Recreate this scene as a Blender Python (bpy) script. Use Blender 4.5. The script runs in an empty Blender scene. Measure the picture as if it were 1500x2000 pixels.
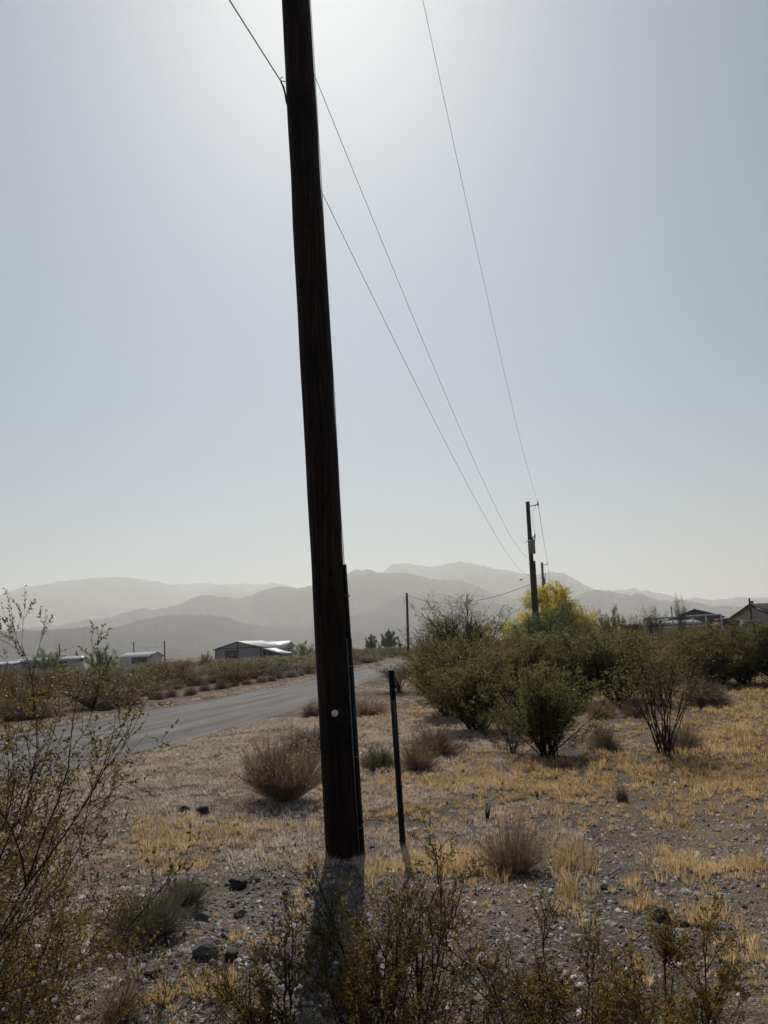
import bpy, math, random
import numpy as np
from mathutils import Vector, Matrix

random.seed(7)
RNG = np.random.default_rng(7)
C = bpy.context.scene.collection
rad = math.radians

# ------------------------------------------------------------ camera
H = 1.6                      # eye height
F = 1500.0                   # focal length in photo pixels (photo 1500 x 2000)
PITCH, ROLL = rad(9.9), rad(2.75)
fwd = np.array([0, math.cos(PITCH), math.sin(PITCH)])
up0 = np.array([0, -math.sin(PITCH), math.cos(PITCH)])
rt0 = np.array([1.0, 0, 0])
rt = rt0 * math.cos(ROLL) - up0 * math.sin(ROLL)
up = up0 * math.cos(ROLL) + rt0 * math.sin(ROLL)
cam = bpy.data.cameras.new('camera'); camo = bpy.data.objects.new('camera', cam); C.objects.link(camo)
camo.matrix_world = Matrix(((rt[0], up[0], -fwd[0], 0), (rt[1], up[1], -fwd[1], 0), (rt[2], up[2], -fwd[2], H), (0, 0, 0, 1)))
cam.sensor_fit = 'VERTICAL'; cam.sensor_height = 36; cam.sensor_width = 27; cam.lens = 36 * F / 2000
cam.clip_start = 0.05; cam.clip_end = 60000
bpy.context.scene.camera = camo
EYE = np.array([0, 0, H])

# ------------------------------------------------------------ sky, sun, exposure
SUN_EL, SUN_AZ = rad(47.5), rad(-3.2)    # azimuth from +Y towards +X
w = bpy.data.worlds.new('World'); bpy.context.scene.world = w; w.use_nodes = True
nt = w.node_tree; nt.nodes.clear()
sky = nt.nodes.new('ShaderNodeTexSky'); sky.sky_type = 'NISHITA'; sky.sun_disc = False
sky.sun_elevation = SUN_EL; sky.sun_rotation = SUN_AZ
sky.air_density = 1.2; sky.dust_density = 1.45; sky.ozone_density = 0.8; sky.altitude = 300
bg = nt.nodes.new('ShaderNodeBackground'); bg.inputs[1].default_value = 0.046
ow = nt.nodes.new('ShaderNodeOutputWorld')
wb = nt.nodes.new('ShaderNodeMixRGB'); wb.blend_type = 'MULTIPLY'; wb.inputs[0].default_value = 1; wb.inputs[2].default_value = (.855, 1.0, 1.085, 1)   # camera white balance
nt.links.new(sky.outputs[0], wb.inputs[1]); nt.links.new(wb.outputs[0], bg.inputs[0]); nt.links.new(bg.outputs[0], ow.inputs[0])
sl = bpy.data.lights.new('sun', 'SUN'); sl.energy = 3.8; sl.angle = rad(0.5); sl.color = (1, 0.94, 0.85)
so = bpy.data.objects.new('sun', sl); C.objects.link(so)
sd = Vector((math.sin(SUN_AZ) * math.cos(SUN_EL), math.cos(SUN_AZ) * math.cos(SUN_EL), math.sin(SUN_EL)))
so.rotation_euler = sd.to_track_quat('Z', 'Y').to_euler(); so.location = (0, 0, 60)
sc = bpy.context.scene
sc.view_settings.view_transform = 'Standard'; sc.view_settings.look = 'None'
sc.view_settings.exposure = 0.0; sc.view_settings.gamma = 1
sc.cycles.max_bounces = 6; sc.cycles.diffuse_bounces = 2; sc.cycles.glossy_bounces = 2
sc.cycles.transmission_bounces = 4; sc.cycles.volume_bounces = 2; sc.cycles.transparent_max_bounces = 8

# ------------------------------------------------------------ geometry helpers
def ray(px, py):
    d = fwd + (px - 750) / F * rt - (py - 1000) / F * up
    return d / np.linalg.norm(d)
def at(px, py, dist):                       # point at horizontal distance dist
    d = ray(px, py); return EYE + d * (dist / math.hypot(d[0], d[1]))
def vnoise(x, y, seed=0):
    x = np.asarray(x, float); y = np.asarray(y, float)
    xi = np.floor(x).astype(np.int64); yi = np.floor(y).astype(np.int64); xf = x - xi; yf = y - yi
    def h(a, b):
        n = (a * 374761393 + b * 668265263 + seed * 974634777) & 0xffffffff
        n = ((n ^ (n >> 13)) * 1274126177) & 0xffffffff
        return ((n ^ (n >> 16)) & 0xffff) / 32767.5 - 1
    u = xf * xf * (3 - 2 * xf); v = yf * yf * (3 - 2 * yf)
    return (h(xi, yi) * (1 - u) + h(xi + 1, yi) * u) * (1 - v) + (h(xi, yi + 1) * (1 - u) + h(xi + 1, yi + 1) * u) * v
def flat(px, py):
    d = ray(px, py); t = -H / d[2]; return (d[0] * t, d[1] * t)

# road: near and far edge traced on the ground plane
near_e = [flat(*p) for p in ((-60, 1585), (120, 1522), (260, 1473), (430, 1428), (600, 1382), (700, 1340), (770, 1308), (850, 1287))]
far_e = [flat(*p) for p in ((-60, 1455), (30, 1437), (240, 1397), (430, 1362), (620, 1328), (700, 1309), (790, 1288), (870, 1273))]
near_e = [(-7.2, 2.0), (-7.0, 6.0)] + near_e[1:]
far_e = [(-13.5, 2.0), (-12.6, 9.0)] + far_e[1:]
def resample(P, n):
    P = np.array(P, float); s = np.r_[0, np.cumsum(np.hypot(*np.diff(P, axis=0).T))]
    t = np.linspace(0, 1, n) ** 1.6 * s[-1]
    return np.c_[np.interp(t, s, P[:, 0]), np.interp(t, s, P[:, 1])]
def smooth(P, k=8):
    for _ in range(k): P[1:-1] = (P[:-2] + 2 * P[1:-1] + P[2:]) / 4
    return P
last = np.array(far_e[-1]); lastn = np.array(near_e[-1])
far_e += [tuple(last + np.array((.30, 1)) * 60), tuple(last + np.array((.50, 1)) * 160)]
near_e += [tuple(lastn + np.array((.22, 1)) * 70), tuple(lastn + np.array((.34, 1)) * 235)]
RN = smooth(resample(near_e, 90)); RF = smooth(resample(far_e, 90)); RC = (RN + RF) / 2
def road_dist(x, y):
    x = np.atleast_1d(x).astype(float); y = np.atleast_1d(y).astype(float)
    best = np.full(x.shape, 1e9)
    for i in range(len(RC) - 1):
        hw = np.hypot(*(RN[i] - RF[i])) / 2
        d = np.hypot(x - RC[i, 0], y - RC[i, 1]) - hw
        best = np.minimum(best, d)
        m = (RC[i] + RC[i + 1]) / 2
        best = np.minimum(best, np.hypot(x - m[0], y - m[1]) - hw)
    return best
def gz(x, y):
    x = np.asarray(x, float); y = np.asarray(y, float)
    shp = np.broadcast(x, y).shape; x = np.broadcast_to(x, shp).ravel(); y = np.broadcast_to(y, shp).ravel()
    r = np.hypot(x, y)
    n = 0.05 * vnoise(x / 3.1, y / 3.1, 1) + 0.022 * vnoise(x / .9, y / .9, 2) + 0.012 * vnoise(x / .26, y / .26, 3) + np.where(r < 16, .006 * vnoise(x / .11, y / .11, 8), 0)
    n += 0.10 * vnoise(x / 14, y / 14, 4) * np.clip((r - 12) / 20, 0, 1)
    m = np.where(r < 420, 1.0, 0.0)
    near = r < 420
    rd = np.full(x.shape, 50.0)
    if near.any(): rd[near] = road_dist(x[near], y[near])
    k = np.clip((rd - .1) / 1.2, 0, 1)
    z = n * k * np.clip(1.5 - r / 400, .3, 1)
    z += 0.10 * np.exp(-(((x + .3) / 1.5) ** 2 + ((y - 4.6) / 1.3) ** 2))      # gravel hump before the pole
    return z.reshape(shp) if shp else float(z[0])
def g(px, py):                                # ground point under a photo pixel, on the real ground
    x, y = flat(px, py)
    d = ray(px, py)
    for _ in range(4):
        z = float(gz(x, y)); t = (z - H) / d[2]; x, y = d[0] * t, d[1] * t
    return np.array([x, y, float(gz(x, y))])

def mesh_obj(name, V, Fs, mats, parent=None, mi=None, smooth_=False):
    """V (n,3); Fs list of (k,3)/(k,4) int arrays"""
    me = bpy.data.meshes.new(name); V = np.asarray(V, np.float32)
    Fs = [np.asarray(f, np.int32) for f in (Fs if isinstance(Fs, list) else [Fs]) if len(f)]
    nl = sum(f.size for f in Fs); nf = sum(len(f) for f in Fs)
    me.vertices.add(len(V)); me.vertices.foreach_set('co', V.ravel())
    me.loops.add(nl); me.loops.foreach_set('vertex_index', np.concatenate([f.ravel() for f in Fs]))
    me.polygons.add(nf); tot = np.concatenate([np.full(len(f), f.shape[1], np.int32) for f in Fs])
    me.polygons.foreach_set('loop_start', np.r_[0, np.cumsum(tot)[:-1]].astype(np.int32))
    me.polygons.foreach_set('loop_total', tot)
    for m in (mats if isinstance(mats, list) else [mats]): me.materials.append(m)
    if mi is not None: me.polygons.foreach_set('material_index', np.asarray(mi, np.int32))
    if smooth_: me.polygons.foreach_set('use_smooth', np.ones(nf, bool))
    me.update(calc_edges=True); me.validate()
    o = bpy.data.objects.new(name, me); C.objects.link(o)
    if parent: o.parent = parent
    return o
class MB:
    """collects verts and faces"""
    def __init__(s): s.V = []; s.Q = []; s.T = []; s.n = 0
    def add(s, V, Q=None, T=None):
        V = np.asarray(V, float).reshape(-1, 3); s.V.append(V)
        if Q is not None and len(Q): s.Q.append(np.asarray(Q).reshape(-1, 4) + s.n)
        if T is not None and len(T): s.T.append(np.asarray(T).reshape(-1, 3) + s.n)
        s.n += len(V); return s
    def box(s, c, d, rz=0, M=None):
        x, y, z = [q / 2 for q in d]
        V = np.array([(a * x, b * y, e * z) for e in (-1, 1) for b in (-1, 1) for a in (-1, 1)])
        if M is not None: V = V @ np.asarray(M).T
        c_, s_ = math.cos(rz), math.sin(rz)
        V = V @ np.array([[c_, s_, 0], [-s_, c_, 0], [0, 0, 1]]) + np.asarray(c)
        return s.add(V, [(0, 2, 3, 1), (4, 5, 7, 6), (0, 1, 5, 4), (2, 6, 7, 3), (0, 4, 6, 2), (1, 3, 7, 5)])
    def tube(s, P, R, k=8, cap=True):
        P = np.asarray(P, float)[None]; R = np.broadcast_to(np.asarray(R, float), P.shape[1])[None]
        V, Q = tubes(P, R, k); s.add(V, Q)
        if cap:
            n = P.shape[1]; b = s.n - n * k
            c0 = s.n; s.add([P[0, 0], P[0, -1]])
            T = [(c0, b + (i + 1) % k, b + i) for i in range(k)] + [(c0 + 1, b + (n - 1) * k + i, b + (n - 1) * k + (i + 1) % k) for i in range(k)]
            s.T.append(np.array(T))
        return s
    def build(s, name, mats, parent=None, smooth_=False):
        Fs = []
        if s.Q: Fs.append(np.concatenate(s.Q))
        if s.T: Fs.append(np.concatenate(s.T))
        return mesh_obj(name, np.concatenate(s.V), Fs, mats, parent, smooth_=smooth_)
def tubes(P, R, k=3):
    """P (N,M,3), R (N,M) -> verts, quads"""
    N, M, _ = P.shape
    T = np.gradient(P, axis=1) if M > 2 else np.repeat(P[:, 1:] - P[:, :1], 2, axis=1)
    T /= np.linalg.norm(T, axis=2, keepdims=True) + 1e-9
    main = P[:, -1] - P[:, 0]
    ref = np.where((np.abs(main[:, 2:3]) > .7 * np.linalg.norm(main, axis=1, keepdims=True)), np.array([[1., .13, 0]]), np.array([[0, .1, 1.]]))[:, None]
    A = np.cross(T, ref); A /= np.linalg.norm(A, axis=2, keepdims=True) + 1e-9
    B = np.cross(T, A)
    an = np.arange(k) * 2 * math.pi / k
    V = P[:, :, None] + R[:, :, None, None] * (np.cos(an)[None, None, :, None] * A[:, :, None] + np.sin(an)[None, None, :, None] * B[:, :, None])
    i = np.arange(N)[:, None, None] * M * k; j = np.arange(M - 1)[None, :, None] * k; a = np.arange(k)[None, None]; b = (a + 1) % k
    Q = np.stack([i + j + a, i + j + b, i + j + k + b, i + j + k + a], -1).reshape(-1, 4)
    return V.reshape(-1, 3), Q
def tag(o, label=None, cat=None, group=None, kind=None):
    if label: o['label'] = label
    if cat: o['category'] = cat
    if group: o['group'] = group
    if kind: o['kind'] = kind
    return o
def empty(name, loc=(0, 0, 0), rz=0):
    o = bpy.data.objects.new(name, None); C.objects.link(o); o.location = tuple(float(v) for v in loc); o.rotation_euler = (0, 0, rz)
    o.empty_display_size = .2; return o
def copy_tree(o, parent=None):
    c = o.copy(); C.objects.link(c)
    if parent: c.parent = parent
    for ch in list(o.children): copy_tree(ch, c)
    return c

# ------------------------------------------------------------ materials
def mat(name):
    m = bpy.data.materials.new(name); m.use_nodes = True; t = m.node_tree; t.nodes.clear()
    out = t.nodes.new('ShaderNodeOutputMaterial'); return m, t, out
def N(t, typ, **kw):
    n = t.nodes.new(typ)
    for k, v in kw.items():
        if k in n.inputs: n.inputs[k].default_value = v
        else: setattr(n, k, v)
    return n
def ramp(t, fac, stops):
    r = t.nodes.new('ShaderNodeValToRGB'); e = r.color_ramp.elements
    while len(e) < len(stops): e.new(.5)
    for i, (p, c) in enumerate(stops): e[i].position = p; e[i].color = (*c, 1)
    t.links.new(fac, r.inputs[0]); return r
def simple(name, stops, scale=6, rough=.85, bump=0, bscale=40, metal=0, stretch=None, spec=.3, coord='Object', detail=6):
    m, t, out = mat(name)
    tc = N(t, 'ShaderNodeTexCoord'); mp = N(t, 'ShaderNodeMapping')
    if stretch: mp.inputs['Scale'].default_value = stretch
    t.links.new(tc.outputs[coord], mp.inputs[0])
    nz = N(t, 'ShaderNodeTexNoise', Scale=scale, Detail=detail, Roughness=.6); t.links.new(mp.outputs[0], nz.inputs['Vector'])
    r = ramp(t, nz.outputs['Fac'], stops)
    b = N(t, 'ShaderNodeBsdfPrincipled', Roughness=rough, Metallic=metal); b.inputs['Specular IOR Level'].default_value = spec
    t.links.new(r.outputs[0], b.inputs['Base Color']); t.links.new(b.outputs[0], out.inputs[0])
    if bump:
        n2 = N(t, 'ShaderNodeTexNoise', Scale=bscale, Detail=5); t.links.new(mp.outputs[0], n2.inputs['Vector'])
        bp = N(t, 'ShaderNodeBump', Strength=bump, Distance=.02); t.links.new(n2.outputs['Fac'], bp.inputs['Height']); t.links.new(bp.outputs[0], b.inputs['Normal'])
    return m
def leafy(name, stops, scale=9, trans=.4, rough=.5, spec=.3, tgain=1.6):
    m, t, out = mat(name)
    gm = N(t, 'ShaderNodeTexCoord'); oi = N(t, 'ShaderNodeObjectInfo')
    nz = N(t, 'ShaderNodeTexNoise', Scale=scale, Detail=3); t.links.new(gm.outputs['Object'], nz.inputs['Vector'])
    wn = N(t, 'ShaderNodeTexWhiteNoise', noise_dimensions='3D')
    vr = N(t, 'ShaderNodeVectorMath', operation='SNAP'); t.links.new(gm.outputs['Object'], vr.inputs[0]); vr.inputs[1].default_value = (.03, .03, .03)
    t.links.new(vr.outputs[0], wn.inputs['Vector'])
    a = N(t, 'ShaderNodeMath', operation='MULTIPLY_ADD'); t.links.new(wn.outputs['Value'], a.inputs[0]); a.inputs[1].default_value = .35; 
    c = N(t, 'ShaderNodeMath', operation='MULTIPLY_ADD'); t.links.new(oi.outputs['Random'], c.inputs[0]); c.inputs[1].default_value = .3; c.inputs[2].default_value = -.32
    t.links.new(c.outputs[0], a.inputs[2])
    s = N(t, 'ShaderNodeMath', operation='ADD'); t.links.new(nz.outputs['Fac'], s.inputs[0]); t.links.new(a.outputs[0], s.inputs[1])
    r = ramp(t, s.outputs[0], stops)
    b = N(t, 'ShaderNodeBsdfPrincipled', Roughness=rough); b.inputs['Specular IOR Level'].default_value = spec
    tr = N(t, 'ShaderNodeBsdfTranslucent'); mx = N(t, 'ShaderNodeMixShader'); mx.inputs[0].default_value = trans
    gmul = N(t, 'ShaderNodeVectorMath', operation='SCALE'); gmul.inputs['Scale'].default_value = tgain
    t.links.new(r.outputs[0], gmul.inputs[0])
    t.links.new(r.outputs[0], b.inputs['Base Color']); t.links.new(gmul.outputs[0], tr.inputs['Color'])
    t.links.new(b.outputs[0], mx.inputs[1]); t.links.new(tr.outputs[0], mx.inputs[2]); t.links.new(mx.outputs[0], out.inputs[0])
    return m

M = {}
M['creosote'] = leafy('creosote_leaf', [(.2, (.074, .070, .022)), (.48, (.130, .118, .036)), (.75, (.20, .150, .046))], 3, .52, .5)
M['creosote_near'] = leafy('creosote_near_leaf', [(.2, (.055, .045, .012)), (.45, (.13, .095, .022)), (.75, (.25, .155, .032))], 5, .5, .45, .25, 1.5)
M['creosote_far'] = leafy('creosote_far_leaf', [(.2, (.060, .052, .022)), (.5, (.115, .085, .036)), (.8, (.165, .100, .044))], .8, .45)
M['creosote_green'] = leafy('creosote_green_leaf', [(.2, (.070, .076, .024)), (.5, (.118, .124, .036)), (.8, (.18, .155, .045))], 2, .5)
M['stem'] = simple('grey_stem', [(.3, (.022, .017, .014)), (.7, (.07, .055, .045))], 30, .9, spec=.1)
M['seed'] = leafy('seed_fuzz', [(.3, (.65, .6, .5)), (.7, (.8, .77, .7))], 5, .4, tgain=1)
M['straw'] = leafy('golden_straw', [(.12, (.24, .155, .08)), (.42, (.50, .345, .17)), (.8, (.72, .55, .32))], 1.3, .56, .7, .15, 1.15)
M['pale_straw'] = leafy('pale_straw', [(.15, (.22, .155, .11)), (.45, (.46, .355, .28)), (.8, (.70, .60, .50))], 1.5, .45, .7, .2, 1.1)
M['twig_rust'] = leafy('rust_twigs', [(.2, (.25, .17, .115)), (.5, (.44, .32, .22)), (.8, (.66, .53, .40))], 3, .48, .7, .2, 1.1)
M['twig_mauve'] = leafy('mauve_twigs', [(.2, (.17, .125, .10)), (.5, (.31, .24, .19)), (.8, (.46, .37, .29))], 3, .42, .7, .2, 1.1)
M['twig_grey'] = leafy('grey_green_twigs', [(.2, (.15, .14, .10)), (.5, (.27, .25, .18)), (.8, (.40, .37, .27))], 3, .45, .7, .2, 1.1)
M['yellow'] = leafy('yellow_blossom', [(.3, (.14, .15, .03)), (.48, (.42, .35, .04)), (.75, (.62, .47, .06))], .9, .4)
M['paloverde'] = leafy('palo_verde_leaf', [(.2, (.065, .09, .032)), (.5, (.12, .15, .052)), (.8, (.18, .21, .07))], .9, .42)
M['fartree'] = leafy('far_tree_leaf', [(.2, (.03, .04, .018)), (.6, (.06, .07, .03)), (.8, (.08, .09, .04))], .5, .2)
M['bark'] = simple('bark', [(.3, (.05, .04, .03)), (.7, (.10, .085, .06))], 8)
def pole_mat():
    m, t, out = mat('creosoted_pole_wood'); L = t.links.new
    tc = N(t, 'ShaderNodeTexCoord'); mp = N(t, 'ShaderNodeMapping'); mp.inputs['Scale'].default_value = (14, 14, .55); L(tc.outputs['Object'], mp.inputs[0])
    a = N(t, 'ShaderNodeTexNoise', Scale=2.2, Detail=8, Roughness=.65); L(mp.outputs[0], a.inputs['Vector'])
    mp2 = N(t, 'ShaderNodeMapping'); mp2.inputs['Scale'].default_value = (22, 22, .8); L(tc.outputs['Object'], mp2.inputs[0])
    v = N(t, 'ShaderNodeTexVoronoi', Scale=1.6, feature='DISTANCE_TO_EDGE'); L(mp2.outputs[0], v.inputs['Vector'])
    big = N(t, 'ShaderNodeTexNoise', Scale=1.6, Detail=4); L(tc.outputs['Object'], big.inputs['Vector'])
    c = ramp(t, a.outputs['Fac'], [(.30, (.006, .004, .003)), (.5, (.018, .010, .007)), (.70, (.062, .030, .019))])
    k = ramp(t, v.outputs['Distance'], [(0, (.12, .12, .12)), (.07, (1, 1, 1))])
    b_ = ramp(t, big.outputs['Fac'], [(.35, (.45, .45, .48)), (.65, (1.5, 1.35, 1.25))])
    m1 = N(t, 'ShaderNodeMixRGB', blend_type='MULTIPLY'); m1.inputs[0].default_value = 1; L(c.outputs[0], m1.inputs[1]); L(k.outputs[0], m1.inputs[2])
    m2 = N(t, 'ShaderNodeMixRGB', blend_type='MULTIPLY'); m2.inputs[0].default_value = 1; L(m1.outputs[0], m2.inputs[1]); L(b_.outputs[0], m2.inputs[2])
    p = N(t, 'ShaderNodeBsdfPrincipled', Roughness=.8); p.inputs['Specular IOR Level'].default_value = .2; L(m2.outputs[0], p.inputs['Base Color'])
    h = N(t, 'ShaderNodeMath', operation='MULTIPLY_ADD'); L(k.outputs[0], h.inputs[0]); h.inputs[1].default_value = .5; L(a.outputs['Fac'], h.inputs[2])
    bp = N(t, 'ShaderNodeBump', Strength=1.0, Distance=.012); L(h.outputs[0], bp.inputs['Height']); L(bp.outputs[0], p.inputs['Normal']); L(p.outputs[0], out.inputs[0]); return m
M['polewood'] = pole_mat()
M['polewood_far'] = simple('weathered_pole_wood', [(.3, (.035, .03, .025)), (.7, (.08, .07, .055))], 4, .9, stretch=(4, 4, .3))
M['black_plastic'] = simple('black_conduit', [(.3, (.012, .012, .012)), (.7, (.03, .028, .026))], 6, .55)
M['grey_conduit'] = simple('grey_conduit', [(.3, (.06, .058, .055)), (.7, (.10, .10, .095))], 6, .5)
M['steel'] = simple('dull_steel', [(.3, (.10, .10, .10)), (.7, (.2, .2, .2))], 20, .5, metal=.7)
M['darksteel'] = simple('dark_painted_steel', [(.3, (.012, .012, .010)), (.6, (.028, .022, .018)), (.8, (.07, .035, .02))], 25, .6, .3, 60)
M['tagmetal'] = simple('tag_aluminium', [(.3, (.72, .72, .70)), (.7, (.82, .82, .80))], 40, .5)
M['wire'] = simple('aluminium_wire', [(.3, (.12, .12, .12)), (.7, (.18, .18, .18))], 4, .6)
M['transformer'] = simple('grey_transformer_paint', [(.3, (.20, .20, .23)), (.7, (.27, .27, .30))], 3, .5)
M['insulator'] = simple('grey_insulator', [(.3, (.2, .2, .2)), (.7, (.3, .3, .3))], 3, .3)
M['wall_blue'] = simple('grey_blue_siding', [(.3, (.27, .29, .34)), (.7, (.33, .35, .40))], 1.5, .7)
M['wall_white'] = simple('off_white_siding', [(.3, (.50, .50, .49)), (.7, (.62, .62, .60))], 1.5, .7)
M['wall_tan'] = simple('tan_stucco', [(.3, (.50, .40, .34)), (.7, (.58, .47, .40))], 1.5, .9)
M['wall_dark'] = simple('dark_metal_siding', [(.3, (.10, .10, .11)), (.7, (.15, .15, .16))], 1.5, .6)
M['trim_dark'] = simple('dark_trim', [(.3, (.03, .032, .035)), (.7, (.05, .05, .055))], 3, .6)
M['roof_white'] = simple('white_metal_roof', [(.3, (.70, .70, .69)), (.7, (.82, .82, .80))], 1, .42, spec=.6)
M['roof_grey'] = simple('galvanised_roof', [(.3, (.30, .31, .30)), (.7, (.50, .51, .50))], 1.4, .5, metal=.1)
M['roof_brown'] = simple('brown_shingle_roof', [(.3, (.06, .05, .05)), (.7, (.10, .085, .08))], 3, .9)
M['glass_dark'] = simple('dark_window', [(.3, (.02, .022, .025)), (.7, (.03, .03, .035))], 3, .15, spec=.5)
M['rust'] = simple('rusty_wood_and_steel', [(.3, (.10, .04, .02)), (.7, (.20, .09, .045))], 3, .8)
M['pale_rail'] = simple('pale_pipe_rail', [(.3, (.42, .42, .44)), (.7, (.55, .55, .56))], 3, .5)
M['white_paint'] = simple('white_reflector', [(.3, (.75, .75, .73)), (.7, (.82, .82, .80))], 3, .4)
M['rock_dark'] = simple('dark_rock', [(.3, (.020, .018, .018)), (.7, (.06, .052, .050))], 9, .85, .6, 25)
M['rock_grey'] = simple('grey_rock', [(.3, (.07, .063, .06)), (.7, (.16, .145, .135))], 9, .85, .6, 25)
M['deadwood'] = simple('bleached_wood', [(.3, (.30, .26, .22)), (.7, (.45, .40, .35))], 9, .85, stretch=(1, 8, 8))
M['feather'] = simple('dark_feathers', [(.3, (.02, .02, .02)), (.7, (.04, .04, .04))], 9)

def ground_mat():
    m, t, out = mat('desert_ground'); L = t.links.new
    tc = N(t, 'ShaderNodeTexCoord')
    big = N(t, 'ShaderNodeTexNoise', Scale=.55, Detail=8, Roughness=.62); L(tc.outputs['Object'], big.inputs['Vector'])
    soil = ramp(t, big.outputs['Fac'], [(.30, (.064, .052, .045)), (.46, (.130, .102, .080)), (.60, (.215, .156, .102)), (.76, (.30, .205, .115))])
    v = N(t, 'ShaderNodeTexVoronoi', Scale=62.0); L(tc.outputs['Object'], v.inputs['Vector'])
    v2 = N(t, 'ShaderNodeTexVoronoi', Scale=150.0); L(tc.outputs['Object'], v2.inputs['Vector'])
    peb = ramp(t, v.outputs['Color'], [(.1, (.45, .43, .42)), (.5, (.95, .93, .9)), (.9, (1.5, 1.45, 1.4))])
    mul = N(t, 'ShaderNodeMixRGB', blend_type='MULTIPLY'); mul.inputs[0].default_value = .8; L(soil.outputs[0], mul.inputs[1]); L(peb.outputs[0], mul.inputs[2])
    b = N(t, 'ShaderNodeBsdfPrincipled', Roughness=.95); b.inputs['Specular IOR Level'].default_value = .15
    L(mul.outputs[0], b.inputs['Base Color'])
    ad = N(t, 'ShaderNodeMath', operation='MULTIPLY_ADD'); L(v2.outputs['Distance'], ad.inputs[0]); ad.inputs[1].default_value = .5; L(v.outputs['Distance'], ad.inputs[2])
    bp = N(t, 'ShaderNodeBump', Strength=1.0, Distance=.014, invert=True); L(ad.outputs[0], bp.inputs['Height']); L(bp.outputs[0], b.inputs['Normal'])
    L(b.outputs[0], out.inputs[0]); return m
def road_mat():
    m, t, out = mat('asphalt'); L = t.links.new
    tc = N(t, 'ShaderNodeTexCoord')
    n1 = N(t, 'ShaderNodeTexNoise', Scale=.8, Detail=7, Roughness=.7); L(tc.outputs['Object'], n1.inputs['Vector'])
    # long streaks that follow the wheel paths: u runs across the road (stored per vertex)
    at_ = N(t, 'ShaderNodeAttribute', attribute_name='road_uv')
    mp = N(t, 'ShaderNodeMapping'); mp.inputs['Scale'].default_value = (9, .10, 1); L(at_.outputs['Vector'], mp.inputs[0])
    n2 = N(t, 'ShaderNodeTexNoise', Scale=1.0, Detail=6, Roughness=.65); L(mp.outputs[0], n2.inputs['Vector'])
    n3 = N(t, 'ShaderNodeTexNoise', Scale=160, Detail=2); L(tc.outputs['Object'], n3.inputs['Vector'])
    r = ramp(t, n2.outputs['Fac'], [(.36, (.028, .027, .028)), (.48, (.062, .059, .058)), (.60, (.115, .108, .104))])
    r3 = ramp(t, n3.outputs['Fac'], [(.3, (.7, .7, .7)), (.7, (1.35, 1.33, 1.3))])
    r1 = ramp(t, n1.outputs['Fac'], [(.3, (.8, .8, .8)), (.7, (1.2, 1.18, 1.15))])
    a = N(t, 'ShaderNodeMixRGB', blend_type='MULTIPLY'); a.inputs[0].default_value = 1; L(r.outputs[0], a.inputs[1]); L(r3.outputs[0], a.inputs[2])
    a2 = N(t, 'ShaderNodeMixRGB', blend_type='MULTIPLY'); a2.inputs[0].default_value = 1; L(a.outputs[0], a2.inputs[1]); L(r1.outputs[0], a2.inputs[2])
    b = N(t, 'ShaderNodeBsdfPrincipled', Roughness=.8); b.inputs['Specular IOR Level'].default_value = .3
    L(a2.outputs[0], b.inputs['Base Color'])
    bp = N(t, 'ShaderNodeBump', Strength=.6, Distance=.006); L(n3.outputs['Fac'], bp.inputs['Height']); L(bp.outputs[0], b.inputs['Normal'])
    L(b.outputs[0], out.inputs[0]); return m
M['ground'] = ground_mat(); M['road'] = road_mat()
M['hill'] = simple('desert_mountain', [(.3, (.025, .026, .030)), (.7, (.07, .068, .068))], .004, .95, detail=10)

# ------------------------------------------------------------ ground and road
def build_ground():
    nr, na = 330, 420
    r = np.r_[0.35 * (40 / .35) ** np.linspace(0, 1, 230), 40 * (15000 / 40) ** np.linspace(0, 1, nr - 230 + 1)[1:]]
    s = np.linspace(-1, 1, na, endpoint=False)
    ang = math.pi / 2 - (np.sign(s) * np.abs(s) ** 1.9 * math.pi)      # finest straight ahead
    X = r[:, None] * np.cos(ang); Y = r[:, None] * np.sin(ang); Z = gz(X, Y)
    V = np.stack([X, Y, Z], -1).reshape(-1, 3)
    i = np.arange(nr - 1)[:, None] * na; j = np.arange(na)[None]; k = (j + 1) % na
    Q = np.stack([i + j, i + na + j, i + na + k, i + k], -1).reshape(-1, 4)
    V = np.r_[V, [[0, 0, float(gz(0, 0))]]]
    T = np.stack([np.full(na, len(V) - 1), np.arange(na), (np.arange(na) + 1) % na], -1)
    return tag(mesh_obj('ground', V, [Q, T], M['ground'], smooth_=True), 'stony desert ground with dry grass', kind='structure')
build_ground()
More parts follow.
